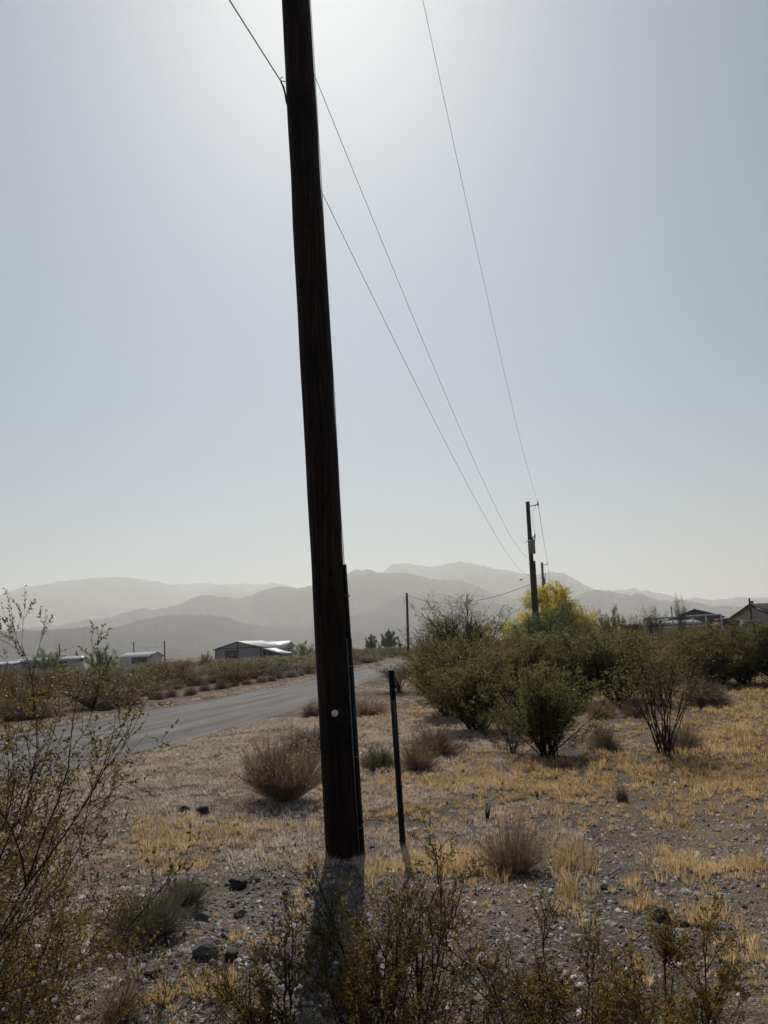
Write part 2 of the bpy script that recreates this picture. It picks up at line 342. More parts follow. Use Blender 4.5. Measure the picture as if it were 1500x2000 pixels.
def build_road():
    nc = 15; n = 360
    t = np.linspace(0, 1, n) * (len(RN) - 1)
    a = np.stack([np.interp(t, np.arange(len(RN)), RN[:, k]) for k in (0, 1)], -1)
    b = np.stack([np.interp(t, np.arange(len(RF)), RF[:, k]) for k in (0, 1)], -1)
    # ragged asphalt edges
    wob = .10 * vnoise(np.arange(n) * .45, 0, 5) + .05 * vnoise(np.arange(n) * 1.3, 0, 6)
    u = np.linspace(0, 1, nc)
    P = a[:, None] * (1 - u)[None, :, None] + b[:, None] * u[None, :, None]
    d = (b - a) / np.linalg.norm(b - a, axis=1, keepdims=True)
    P[:, 0] += d * wob[:, None]; P[:, -1] += d * np.roll(wob, 40)[:, None]
    Z = gz(P[..., 0], P[..., 1]) + .025 + .03 * (1 - (2 * u - 1) ** 2)[None] ; Z[:, 0] -= .03; Z[:, -1] -= .03
    V = np.concatenate([P, Z[..., None]], -1).reshape(-1, 3)
    i = np.arange(n - 1)[:, None] * nc; j = np.arange(nc - 1)[None]
    Q = np.stack([i + j, i + j + 1, i + nc + j + 1, i + nc + j], -1).reshape(-1, 4)
    o = mesh_obj('road', V, Q, M['road'], smooth_=True)
    s = np.r_[0, np.cumsum(np.linalg.norm(np.diff(a, axis=0), axis=1))]
    uv = np.stack([np.repeat(u[None], n, 0), np.repeat(s[:, None], nc, 1), np.zeros((n, nc))], -1).reshape(-1, 3)
    at_ = o.data.attributes.new('road_uv', 'FLOAT_VECTOR', 'POINT'); at_.data.foreach_set('vector', uv.astype(np.float32).ravel())
    tag(o, 'grey two lane asphalt road curving away', kind='structure')
build_road()

# ------------------------------------------------------------ mountains
def mountain(prof, D, W, seed, label, rough=.06):
    px = np.array([p[0] for p in prof], float); py = np.array([p[1] for p in prof], float)
    xs = np.arange(px[0], px[-1] + 1, 2.5)
    ys = np.interp(xs, px, py); ys += (vnoise(xs / 17, seed, seed) * 1.6 + vnoise(xs / 7, seed, seed + 1) * 1.1 + vnoise(xs / 3.2, seed, seed + 5) * .6)
    nt_ = 25; tt = np.linspace(-1, 1, nt_); rows = []
    for i, (x, y) in enumerate(zip(xs, ys)):
        dist = D * (1 + .05 * vnoise(x / 120, .5, seed + 2)); p = at(x, y, dist); z = max(p[2], 1.0)
        dirh = np.array([p[0], p[1]]) / dist
        prof_ = (1 - np.abs(tt)) ** 1.15
        spur = vnoise(x / 34 + tt * 2.5, tt * 2.4, seed + 3) * .7 + vnoise(x / 15 - tt * 2, tt * 5, seed + 4) * .3
        k = np.clip(np.abs(tt) * 4, 0, 1) * np.clip((1 - np.abs(tt)) * 3, 0, 1)
        zz = z * (prof_ + rough * spur * k * 2) - 12 * (np.abs(tt) > .99)
        dd = dist + tt * W
        rows.append(np.stack([dirh[0] * dd, dirh[1] * dd, zz], -1))
    V = np.array(rows); n = len(xs)
    i = np.arange(n - 1)[:, None] * nt_; j = np.arange(nt_ - 1)[None]
    Q = np.stack([i + j, i + nt_ + j, i + nt_ + j + 1, i + j + 1], -1).reshape(-1, 4)
    tag(mesh_obj('mountain', V.reshape(-1, 3), Q, M['hill']), label, kind='structure')
def hz(x): return 1262 - .048 * (x - 750)
A = [(-500, 1290), (-250, 1240), (-100, 1190), (0, 1160), (35, 1150), (62, 1144), (95, 1141), (136, 1134), (190, 1127.5), (227, 1127), (264, 1130), (306, 1136), (331, 1142), (372, 1156), (440, 1190), (520, 1240), (560, 1275)]
A2 = [(180, 1250), (280, 1180), (331, 1144), (372, 1139), (417, 1140), (475, 1141), (496, 1142), (508, 1141), (545, 1139), (558, 1142), (574, 1148), (640, 1160), (760, 1200), (860, 1255)]
A3 = [(320, 1240), (375, 1180), (393, 1160), (417, 1150), (446, 1147), (479, 1152), (488, 1158), (540, 1190), (600, 1265)]
B = [(-500, 1300), (-250, 1262), (-60, 1240), (12, 1229), (116, 1222), (140, 1216), (173, 1210), (223, 1205), (240, 1198), (264, 1191), (285, 1188), (297, 1191), (314, 1189), (351, 1179), (380, 1165), (413, 1164), (430, 1167), (467, 1166), (492, 1162), (517, 1152), (545, 1145), (566, 1148), (583, 1149), (599, 1144), (612, 1144), (650, 1130), (682, 1118), (690, 1114), (708, 1114), (718, 1112), (724, 1113), (734, 1117), (744, 1120), (760, 1120), (772, 1118), (790, 1118), (808, 1122), (828, 1127), (860, 1133), (895, 1133), (933, 1145), (957, 1158), (999, 1166), (1040, 1178), (1085, 1180), (1120, 1166), (1143, 1156), (1161, 1151), (1180, 1153), (1199, 1155), (1231, 1163), (1244, 1157), (1252, 1159), (1265, 1165), (1287, 1172), (1313, 1175), (1340, 1173), (1353, 1175), (1388, 1185), (1407, 1183), (1433, 1185), (1460, 1187), (1500, 1188), (1650, 1190), (1800, 1205), (1950, 1204)]
Cc = [(660, 1250), (715, 1150), (744, 1119), (752, 1114), (760, 1107), (772, 1102), (790, 1100), (816, 1103), (832, 1106), (853, 1107), (874, 1102), (891, 1097), (905, 1099), (933, 1103), (968, 1112), (999, 1114), (1023, 1121), (1047, 1123), (1061, 1118), (1079, 1116), (1096, 1119), (1117, 1128), (1134, 1139), (1155, 1149), (1180, 1160), (1260, 1200), (1320, 1236)]
Dd = [(1090, 1240), (1150, 1185), (1199, 1153), (1215, 1151), (1236, 1147), (1255, 1153), (1265, 1151), (1287, 1159), (1308, 1163), (1330, 1172), (1345, 1169), (1356, 1167), (1372, 1168), (1393, 1171), (1415, 1169), (1441, 1165), (1460, 1167), (1479, 1169), (1500, 1165), (1600, 1160), (1750, 1172), (1950, 1195)]
E = [(-500, 1302), (-200, 1250), (0, 1232), (83, 1230), (140, 1226), (165, 1224), (194, 1228), (231, 1237), (289, 1243), (331, 1254), (400, 1268), (450, 1279)]
E2 = [(120, 1288), (200, 1232), (264, 1214), (310, 1204), (355, 1200), (393, 1200), (438, 1204), (475, 1216), (537, 1225), (600, 1226), (660, 1205), (688, 1199), (708, 1194), (732, 1192), (760, 1192), (800, 1203), (860, 1225), (920, 1254)]
E4 = [(620, 1250), (700, 1205), (752, 1174), (772, 1165), (788, 1158), (810, 1164), (836, 1161), (860, 1160), (920, 1172), (980, 1180), (1060, 1200), (1140, 1195), (1240, 1205), (1360, 1212), (1480, 1215), (1600, 1225)]
mountain(A, 6900, 1200, 11, 'palest long mountain at far left')
mountain(A2, 7600, 1200, 12, 'faint far ridge behind the middle mountain')
mountain(A3, 6600, 700, 13, 'small faint hump between ridges')
mountain(B, 3900, 950, 14, 'long grey middle mountain ridge')
mountain(Cc, 6000, 1200, 15, 'highest pale peak right of the pole')
mountain(Dd, 7400, 1200, 16, 'faint far ridge at right')
mountain(E, 1900, 480, 17, 'dark near foothill at far left')
mountain(E2, 2500, 560, 18, 'low dark foothill before the middle ridge')
mountain(E4, 2900, 560, 19, 'low grey foothill right of the pole')

# ------------------------------------------------------------ haze
hb = MB().box((0, 0, 387), (34000, 34000, 780)).build('haze', bpy.data.materials.new('haze_air'))
hm = hb.data.materials[0]; hm.use_nodes = True; t = hm.node_tree; t.nodes.clear()
out = t.nodes.new('ShaderNodeOutputMaterial'); pv = t.nodes.new('ShaderNodeVolumePrincipled')
pv.inputs['Color'].default_value = (0.99, .99, .965, 1); pv.inputs['Density'].default_value = 1.8e-4; pv.inputs['Anisotropy'].default_value = .5
t.links.new(pv.outputs[0], out.inputs['Volume'])
tag(hb, 'pale dusty air over the desert', kind='stuff')

# ------------------------------------------------------------ plant builders
def unit(v): return v / (np.linalg.norm(v, axis=-1, keepdims=True) + 1e-9)
def grow(base, dirs, length, m, bend, up_, rng):
    """polylines from base (n,3) along dirs, with wander; returns (n,m,3)"""
    n = len(base); P = np.zeros((n, m, 3)); P[:, 0] = base; d = unit(dirs); step = (length / (m - 1))[:, None]
    for k in range(1, m):
        d = unit(d + rng.normal(0, bend, (n, 3)) + np.array([0, 0, up_]))
        P[:, k] = P[:, k - 1] + d * step
    return P
def kids(P, n_per, tmin, length, spread, m, bend, up_, rng, tmax=1.0):
    n, mm, _ = P.shape; idx = np.repeat(np.arange(n), n_per); t = rng.uniform(tmin, tmax, len(idx)) * (mm - 1)
    k = np.clip(t.astype(int), 0, mm - 2); f = (t - k)[:, None]
    b = P[idx, k] * (1 - f) + P[idx, k + 1] * f; d = unit(P[idx, k + 1] - P[idx, k])
    dirs = unit(d + spread * unit(rng.normal(0, 1, d.shape)))
    L = length * rng.uniform(.5, 1.25, len(idx)) * (1.15 - .55 * t / (mm - 1))
    return grow(b, dirs, L, m, bend, up_, rng)
def leafquads(c, size, rng, aspect=.45, dirs=None, droop=0):
    n = len(c); a = unit(rng.normal(0, 1, (n, 3))) if dirs is None else unit(dirs + rng.normal(0, .45, (n, 3)))
    b = unit(np.cross(a, rng.normal(0, 1, (n, 3)))); s = (size * rng.uniform(.6, 1.3, n))[:, None]
    V = np.stack([c, c + a * s * .55 + b * s * aspect * .5, c + a * s, c + a * s * .45 - b * s * aspect * .5], 1)
    return V.reshape(-1, 3), (np.arange(n)[:, None] * 4 + np.arange(4)).astype(np.int32)
def along(P, n, rng, tmin=.2):
    k = rng.uniform(tmin, 1, (len(P), n)) * (P.shape[1] - 1); i = np.clip(k.astype(int), 0, P.shape[1] - 2); f = (k - i)[..., None]
    r = np.arange(len(P))[:, None]
    return (P[r, i] * (1 - f) + P[r, i + 1] * f).reshape(-1, 3), (P[r, i + 1] - P[r, i]).reshape(-1, 3)

def creosote(name, seed, h, w, n0=16, n1=9, n2=6, n3=5, leaf=.012, nleaf=7, lean=(0, 0), r0=.011, leafmat='creosote', seeds=0, low=.35, k0=5, tilt=(.15, .95), cover=1.0):
    """bush rooted at the local origin: stems, leaves and (near the camera) seed heads"""
    rng = np.random.default_rng(seed); root = empty(name)
    az = rng.uniform(0, 2 * math.pi, n0) ; tl = rng.uniform(tilt[0], tilt[1], n0) ** 1.0
    d = np.stack([np.cos(az) * tl * w / h + lean[0], np.sin(az) * tl * w / h + lean[1], np.ones(n0)], -1)
    base = np.stack([rng.normal(0, .05 * w, n0), rng.normal(0, .05 * w, n0), np.full(n0, -.05)], -1)
    L = h * rng.uniform(.65, .98, n0) * np.sqrt(1 + .5 * (tl * w / h) ** 2) * .92
    S0 = grow(base, d, L, 10, .075, .03, rng)
    S1 = kids(S0, n1, low, h * .34, .6, 6, .13, .06, rng)
    S2 = kids(S1, n2, .15, h * .15, .75, 5, .16, .05, rng)
    sb = MB()
    for P, ra, rb, k in ((S0, r0, r0 * .28, k0), (S1, r0 * .36, r0 * .13, 4), (S2, r0 * .15, r0 * .07, 3)):
        R = np.linspace(ra, rb, P.shape[1])[None] * rng.uniform(.7, 1.2, (len(P), 1)); V, Q = tubes(P, R, k); sb.add(V, Q)
    tw = S2
    if n3:
        S3 = kids(S2, n3, .1, h * .055, .8, 4, .2, .05, rng)
        V, Q = tubes(S3, np.linspace(r0 * .08, r0 * .045, 4)[None] * np.ones((len(S3), 1)), 3); sb.add(V, Q); tw = S3
    sb.build('stems', M['stem'], root)
    c, dd = along(tw, nleaf, rng)
    # clumps: thin some parts of the crown out so gaps open in it
    keep = vnoise(c[:, 0] / (.13 * h) + 7, c[:, 2] / (.13 * h) + c[:, 1] / (.17 * h), seed) > rng.uniform(-1.3, .3, len(c)) - .5 * (cover - 1)
    V, Q = leafquads(c[keep], leaf, rng, .5, unit(dd[keep]) * .6)
    mesh_obj('foliage', V, Q, M[leafmat], root)
    if seeds:
        c, _ = along(tw, 1, rng, .8); c = c[rng.choice(len(c), min(seeds, len(c)), False)]
        nn = 44; dr = unit(rng.normal(0, 1, (nn, 3))); V, Q = leafquads(dr * .0020, .0052, rng, .5, dr * 5)
        head = None; fb = MB()
        for i_, q in enumerate(c):                      # the first hundred one by one, the rest as one part
            if i_ < 99:
                o = mesh_obj('seed_head', V, Q, M['seed'], root) if head is None else head.copy()
                if head is not None: C.objects.link(o); o.parent = root
                head = head or o; o.location = tuple(map(float, q)); o.rotation_euler = tuple(rng.uniform(0, 6, 3))
            else: fb.add(V + q, Q)
        if fb.n: tag(fb.build('seed_head_fuzz', M['seed'], root), kind='stuff')
    return root
def twigdome(name, seed, r, h, n=260, m='twig_mauve', rr=.0022, seeds=0, upright=.35, sub=5, tip=.5):
    """rounded dead-looking shrub: many fine twigs radiating from its foot"""
    rng = np.random.default_rng(seed); root = empty(name)
    az = rng.uniform(0, 2 * math.pi, n); el = np.arccos(rng.uniform(-.12, 1, n)) * (1 - upright * .4)
    d = np.stack([np.cos(az) * np.sin(el), np.sin(az) * np.sin(el), np.cos(el)], -1)
    L = (1 - .5 * rng.uniform(0, 1, n) ** 2.2) * (1 + .26 * vnoise(np.cos(az) * 1.6 + 5, np.sin(az) * 1.6 + el * 1.5, seed))
    b = np.stack([np.cos(az), np.sin(az), np.zeros(n)], -1) * rng.uniform(0, .22, n)[:, None]
    sc_ = np.array([r, r, h]); 
    P = grow(b, d, L, 7, .07, .0, rng); P = P * sc_
    P[..., 2] = np.maximum(P[..., 2], .0)
    K = kids(P, sub, .25, .30 * (r + h) / 2, .38, 4, .10, .03, rng)
    lim = 1.22; q = np.linalg.norm(K / sc_, axis=-1, keepdims=True); K = K / np.maximum(q / lim, 1)
    K2 = kids(K, 3, .2, .13 * (r + h) / 2, .5, 3, .1, .03, rng)
    mb = MB()
    V, Q = tubes(P, np.linspace(rr * 1.8, rr * .6, 7)[None] * np.ones((n, 1)), 3); mb.add(V, Q)
    V, Q = tubes(K, np.linspace(rr * .8, rr * .45, 4)[None] * np.ones((len(K), 1)), 3); mb.add(V, Q)
    mb.build('stems', M[m], root)
    c, dd = along(K2, 2, rng, .1)
    V, Q = leafquads(c, .030 * tip * 2 * (r + h), rng, .13, unit(dd) * 2.5)
    mesh_obj('foliage', V, Q, M[m], root)
    if seeds:
        c, _ = along(K2, 1, rng, .5); c = c[np.linalg.norm(c / sc_, axis=1) > .7]; c = c[rng.choice(len(c), min(seeds, len(c)), False)]
        V, Q = leafquads(c, .011, rng, .9); mesh_obj('seed_heads', V, Q, M['seed'], root)
    return root
def tree(name, seed, h, w, leafmat, trunk_h=.25, n0=7, leaf=.10, nl=6, cover=1.0, n1=7, n2=6):
    rng = np.random.default_rng(seed); root = empty(name)
    az = np.arange(n0) * 2.39996 + rng.normal(0, .2, n0); tl = np.linspace(.1, 1.5, n0) * rng.uniform(.9, 1.1, n0)
    tb = MB(); tp = np.array([[0, 0, -.1], [.03 * w, 0, h * trunk_h * .5], [0, .02 * w, h * trunk_h]]); tb.tube(tp, [h * .035, h * .028, h * .024], 8)
    d = np.stack([np.cos(az) * tl * w / h * 1.1, np.sin(az) * tl * w / h * 1.1, np.ones(n0) * .8], -1)
    S0 = grow(np.repeat(tp[-1][None], n0, 0), d, h * (1 - trunk_h) * rng.uniform(.75, 1.0, n0), 8, .10, .02, rng)
    S1 = kids(S0, n1, .15, h * .33, .8, 6, .14, .0, rng); S2 = kids(S1, n2, .1, h * .17, .9, 4, .16, -.02, rng)
    for P, ra, k in ((S0, h * .016, 5), (S1, h * .006, 4), (S2, h * .0025, 3)):
        V, Q = tubes(P, np.linspace(ra, ra * .35, P.shape[1])[None] * np.ones((len(P), 1)), k); tb.add(V, Q)
    tb.build('trunk', M['bark'], root)
    c, dd = along(S2, nl, rng, .1); c = np.repeat(c, 3, 0) + rng.normal(0, h * .022, (len(c) * 3, 3))
    keep = vnoise(c[:, 0] / (.085 * h) + 3, c[:, 2] / (.085 * h) + c[:, 1] / (.14 * h), seed) > rng.uniform(-1.3, .2, len(c)) - .6 * (cover - 1)
    c = c[keep]; c[:, :2] -= (np.percentile(c[:, :2], 4, axis=0) + np.percentile(c[:, :2], 96, axis=0)) / 2 * np.clip(c[:, 2:3] / h * 1.6, 0, 1)
    V, Q = leafquads(c, leaf, rng, .45); mesh_obj('crown', V, Q, M[leafmat], root)
    return root
def ext(o):
    """real half width and height of a plant in its own units"""
    P = []
    for q in ([o] if o.type == 'MESH' else o.children):
        a = np.empty(len(q.data.vertices) * 3, np.float32); q.data.vertices.foreach_get('co', a); P.append(a.reshape(-1, 3))
    P = np.concatenate(P[-1:] if o.type == 'MESH' else [p for p in P if len(p) > 10]); r = np.hypot(P[:, 0], P[:, 1])
    return float(np.percentile(r, 96)), float(np.percentile(P[:, 2], 99.3))
def fit(o, loc, sx=1, sz=1, rz=0):
    o.location = tuple(float(v) for v in loc); o.scale = (sx, sx, sz); o.rotation_euler = (0, 0, rz); return o
def top_h(px, base_y, top_y):
    p = g(px, base_y); d = math.hypot(p[0], p[1]); return at(px, top_y, d)[2] - p[2], d, p

# ---- near creosotes
o = creosote('creosote_bush', 101, 1.95, .95, n0=24, n1=10, n2=8, n3=5, leaf=.0092, nleaf=15, lean=(.17, .03), r0=.0060, seeds=620, low=.10, tilt=(.1, .85), cover=3, leafmat='creosote_near')
e_ = ext(o); fit(o, (-1.49, 2.05, gz(-1.49, 2.05)), 1.0, 1.60 / e_[1])
tag(o, 'tall close creosote bush with fluffy white seed heads cut off by the left edge', 'bush', 'creosote bushes close by')
o = creosote('creosote_bush', 107, 1.25, .75, n0=13, n1=10, n2=8, n3=5, leaf=.0088, nleaf=12, lean=(.12, .05), r0=.0052, seeds=160, low=.10, tilt=(.1, 1.2), cover=3, leafmat='creosote_near')
fit(o, (-1.16, 2.0, gz(-1.16, 2.0)), .85, .95); tag(o, 'twiggy brown-leaved creosote bush low in the bottom left corner under the tall one', 'bush', 'creosote bushes close by')
NEARB = [(102, (-.38, 2.70), .80, .30, 7, (.02, 0), 'small close creosote bush left of the pole shadow', 15),
         (103, (-.06, 2.58), 1.02, .50, 10, (.0, .02), 'close creosote bush growing in front of the foot of the big pole', 30),
         (104, (.42, 2.66), .84, .44, 8, (.04, 0), 'close creosote bush just right of the pole shadow', 30),
         (105, (.86, 2.80), .74, .34, 6, (.04, 0), 'close creosote bush below the dark rock at lower right', 24)]
for sd_, (x, y), h, w_, n0, ln, lab, ns in NEARB:
    o = creosote('creosote_bush', sd_, h, w_, n0=n0, n1=9, n2=7, n3=5, leaf=.0105, nleaf=9, lean=ln, r0=.0066, seeds=0, low=.36, tilt=(.05, 1.3), cover=.7, leafmat='creosote_near')
    fit(o, (x, y, gz(x, y))); tag(o, lab, 'bush', 'creosote bushes close by')

# ---- middle creosotes, each placed by where its foot stands
CRE = [creosote('creosote_bush', 201, 1.8, 1.0, n0=19, n1=8, n2=6, n3=3, leaf=.024, nleaf=5, r0=.0095, low=.42, leafmat='creosote', cover=.4),
       creosote('creosote_bush', 202, 1.8, 1.1, n0=34, n1=9, n2=7, n3=4, leaf=.030, nleaf=6, r0=.013, low=.10, tilt=(.1, 1.5), cover=1.5, leafmat='creosote_green'),
       creosote('creosote_bush', 203, 2.4, .85, n0=18, n1=7, n2=6, n3=3, leaf=.030, nleaf=4, r0=.014, low=.40, leafmat='creosote', tilt=(.05, .8), cover=.6),
       creosote('creosote_bush', 204, 1.8, 1.2, n0=38, n1=9, n2=8, n3=4, leaf=.034, nleaf=5, r0=.013, low=.08, tilt=(.1, 1.7), cover=1.5, leafmat='creosote')]
CE = [ext(c) for c in CRE]; CH = [e[1] for e in CE]; CW = [2 * e[0] for e in CE]
used = [False] * 4
MIDS = [(1303, 1476, 1236, 230, 0, 'V-shaped creosote bush with bare dark lower stems standing in golden grass'),
        (1072, 1478, 1300, 215, 1, 'rounded green creosote bush with a splayed foot in front of the dense thicket'),
        (1000, 1470, 1375, 110, 0, 'small low creosote bush between the round dry shrub and the splayed green bush'),
        (935, 1428, 1265, 270, 3, 'wide dark creosote bush right behind the round dry shrubs'),
        (870, 1400, 1250, 190, 1, 'creosote bush at the road end of the dense thicket'),
        (915, 1372, 1162, 210, 2, 'tall sparse creosote bush whose open twigs stick up above the thicket'),
        (1015, 1385, 1240, 250, 3, 'brown creosote bush in the thicket below the green palo verde'),
        (1125, 1380, 1240, 250, 3, 'brown creosote bush in the thicket below the yellow palo verde'),
        (1212, 1372, 1232, 230, 1, 'creosote bush with a dark foot left of the V-shaped bush'),
        (1395, 1342, 1230, 200, 3, 'brown creosote bush behind the V-shaped bush'),
        (1455, 1336, 1222, 190, 3, 'creosote bush with a black shaded foot near the right edge'),
        (1530, 1340, 1210, 190, 1, 'reddish creosote bush cut off by the right edge'),
        (780, 1352, 1292, 120, 2, 'thin grey-green creosote bush at the roadside right of the steel post'),
        (850, 1345, 1208, 130, 2, 'airy creosote bush standing against the far mountains beside the road')]
def place_cre(px, by, ty, wpx, k, label, group, rz=None):
    h, d, p = top_h(px, by, ty); w_ = wpx * d / F * .98
    o = copy_tree(CRE[k]) if used[k] else CRE[k]; used[k] = True
    fit(o, p, w_ / CW[k], h / CH[k], random.uniform(0, 6.28) if rz is None else rz)
    return tag(o, label, 'bush', group)
for m_ in MIDS: place_cre(*m_, 'creosote bushes in the middle distance')

# ---- belts of creosote on both sides of the road (small in the picture: one mesh each)
def belt_bush(seed, mats, leaf=.085):
    rng = np.random.default_rng(seed); n0 = 24
    az = rng.uniform(0, 6.28, n0); tl = rng.uniform(.1, 1.7, n0)
    S0 = grow(np.zeros((n0, 3)), np.stack([np.cos(az) * tl, np.sin(az) * tl, np.ones(n0)], -1), rng.uniform(.75, 1.15, n0), 6, .1, .03, rng)
    S1 = kids(S0, 8, .05, .42, .7, 4, .15, .05, rng); S2 = kids(S1, 5, .1, .2, .8, 3, .15, .05, rng)
    mb = MB()
    for P, r in ((S0, .012), (S1, .005)):
        V, Q = tubes(P, np.linspace(r, r * .4, P.shape[1])[None] * np.ones((len(P), 1)), 3); mb.add(V, Q)
    nst = sum(len(q) for q in mb.Q)
    c, dd = along(S2, 8, rng, .0); c = c + rng.normal(0, .03, c.shape)
    V, Q = leafquads(c, leaf * .47, rng, .40, unit(dd)); mb.add(V, Q)
    Qs = np.concatenate(mb.Q); V = np.concatenate(mb.V)
    o = mesh_obj('creosote_bush', V, Qs, [M['stem'], mats], mi=[0] * nst + [1] * (len(Qs) - nst))
    return o
BELT = [belt_bush(301, M['creosote_far']), belt_bush(302, M['creosote_green']), belt_bush(303, M['creosote_far']), belt_bush(304, M['creosote_far'])]
bused = [False] * 4; BE = [ext(b) for b in BELT]
def belt(x, y, h, w_, label, group):
    over = 'across' in group
    k = random.choice((0, 0, 1, 2, 2, 3, 3))
    o = BELT[k].copy() if bused[k] else BELT[k]
    if bused[k]: C.objects.link(o)
    bused[k] = True
    fit(o, (x, y, float(gz(x, y))), w_ / BE[k][0], h / BE[k][1], random.uniform(0, 6.28)); lab = ('broad ' if w_ * 2 > 1.9 * h else 'narrow ') + '%s %s creosote bush %s%s %s' % (('low' if h < 1.15 else 'mid-high' if h < 1.4 else 'tall', 'green' if k == 1 else 'brownish', 'over the road ' if over else '') + zone(x, y, 'l' if over else 'r')[::-1])
    tag(o, lab, 'bush', group); return o
pts = []
def zone(x, y, side):
    d = np.array([x, y, 0]) - EYE; w_ = d @ fwd; px = 750 + F * (d @ rt) / w_
    if side == 'r':
        where = ('behind the tall sparse creosote' if px < 960 else 'below the transformer pole' if px < 1080 else 'below the yellow palo verde' if px < 1170 else 'left of the V-shaped bush' if px < 1270 else
                 'behind the V-shaped bush' if px < 1370 else 'below the dark gabled house' if px < 1440 else 'below the tan house' if px < 1510 else 'past the right edge')
    else:
        where = ('past the left edge' if px < 0 else 'below the low white building' if px < 120 else 'under the open desert tree' if px < 235 else 'below the white-roofed shed' if px < 320 else 'between shed and grey-blue house' if px < 410 else
                 'below the grey-blue gable' if px < 500 else 'below the white porch roof' if px < 570 else 'just left of the big pole' if px < 625 else 'just right of the big pole' if px < 780 else 'far along the road')
    return where, ('in front' if y < 27 else 'second row' if y < 37 else 'midway back' if y < 60 else 'far back' if y < 95 else 'farthest back')
def try_pt(x, y, mind):
    if any((x - a) ** 2 + (y - b) ** 2 < mind ** 2 for a, b in pts): return False
    pts.append((x, y)); return True
def clear_of_road(x, y, m): return road_dist(x, y)[0] > m
n = 0
while n < 125:                                  # right of the road
    u_ = random.random(); y = 24 + 100 * u_ ** 1.7; x = random.uniform(-.02, .66) * y + 1.5
    if y < 31 and x > .42 * y: continue
    if not clear_of_road(x, y, 2.5): continue
    if math.hypot(x - 11, y - 52) < 3: continue
    if try_pt(x, y, 1.1 + y * .012):
        h = random.uniform(1.25, 1.85) + (.15 if random.random() < .1 else 0)
        belt(x, y, h, random.uniform(1.0, 1.5) * (1 + y * .004), 'creosote bush %s %s' % zone(x, y, 'r')[::-1], 'creosote belt right of the road'); n += 1
n = 0
while n < 118:                                  # left of the road
    u_ = random.random(); y = 17 + 130 * u_ ** 1.8; x = random.uniform(-.62, .10) * y
    if not clear_of_road(x, y, 2.6): continue
    i_ = np.argmin(np.hypot(RC[:, 0] - x, RC[:, 1] - y))
    if x > RC[i_, 0]: continue
    if try_pt(x, y, 1.2 + y * .012):
        h = random.uniform(.85, 1.38) * (1 - .25 * min(1, max(0, y - 30) / 60))
        belt(x, y, h, random.uniform(1.1, 1.7) * (1 + y * .006), 'creosote bush over the road %s %s' % zone(x, y, 'l')[::-1], 'creosote belt across the road'); n += 1

n = 0
while n < 38:                                   # where the road bends away
    y = random.uniform(62, 165); x = y * random.uniform(-.075, .075)
    i_ = np.argmin(np.hypot(RC[:, 0] - x, RC[:, 1] - y))
    if x > RC[i_, 0] or not clear_of_road(x, y, 2.2): continue
    if try_pt(x, y, 2.0): belt(x, y, random.uniform(1.0, 1.5), random.uniform(1.4, 2.3), '', 'creosote belt across the road'); n += 1
# ---- round dry shrubs
DOME = [twigdome('dry_shrub', 401, .5, .42, n=420, m='twig_mauve', rr=.0028, upright=.0, tip=.34),
        twigdome('dry_shrub', 402, .5, .42, n=420, m='twig_grey', rr=.0028, upright=.0, tip=.34),
        twigdome('dry_shrub', 403, .5, .5, n=380, m='twig_rust', rr=.0022, upright=.35, tip=.34)]
dused = [False] * 3; DE = [ext(c) for c in DOME]
def dome(px, by, ty, wpx, k, label, group):
    h, d, p = top_h(px, by, ty); r = wpx * d / F / 2
    o = copy_tree(DOME[k]) if dused[k] else DOME[k]; dused[k] = True
    fit(o, p, r / DE[k][0], h / DE[k][1], random.uniform(0, 6.28)); tag(o, label, 'shrub', group); return o
big = twigdome('dry_shrub', 411, .46, .66, n=420, m='twig_rust', rr=.0026, seeds=900, upright=.75, sub=8, tip=.24)
h_, d_, p_ = top_h(556, 1566, 1432); e_ = ext(big); fit(big, p_, 84 * d_ / F / e_[0], h_ / e_[1])
tag(big, 'large orange-brown broom-like shrub with pale seed specks left of the big pole', 'shrub')
nb = twigdome('dry_shrub', 412, .30, .42, n=300, m='twig_rust', rr=.0020, upright=.8, sub=5, tip=.30)
h_, d_, p_ = top_h(1003, 1706, 1607); e_ = ext(nb); fit(nb, p_, 66 * d_ / F / e_[0], h_ / e_[1]); tag(nb, 'wispy reddish-brown dry shrub among golden grass right of the steel post', 'shrub')
gb = twigdome('dry_shrub', 413, .26, .30, n=330, m='twig_grey', rr=.0018, upright=.5, sub=6, tip=.28)
h_, d_, p_ = top_h(292, 1832, 1735); e_ = ext(gb); fit(gb, p_, 80 * d_ / F / e_[0], h_ / e_[1]); tag(gb, 'dense grey-green low shrub beside the stick and rocks at lower left', 'shrub')
gb2 = copy_tree(gb); h_, d_, p_ = top_h(362, 1775, 1708); fit(gb2, p_, 46 * d_ / F / e_[0], h_ / e_[1], 2.0); gb2['label'] = 'smaller grey-green shrub just behind the dense one at lower left'
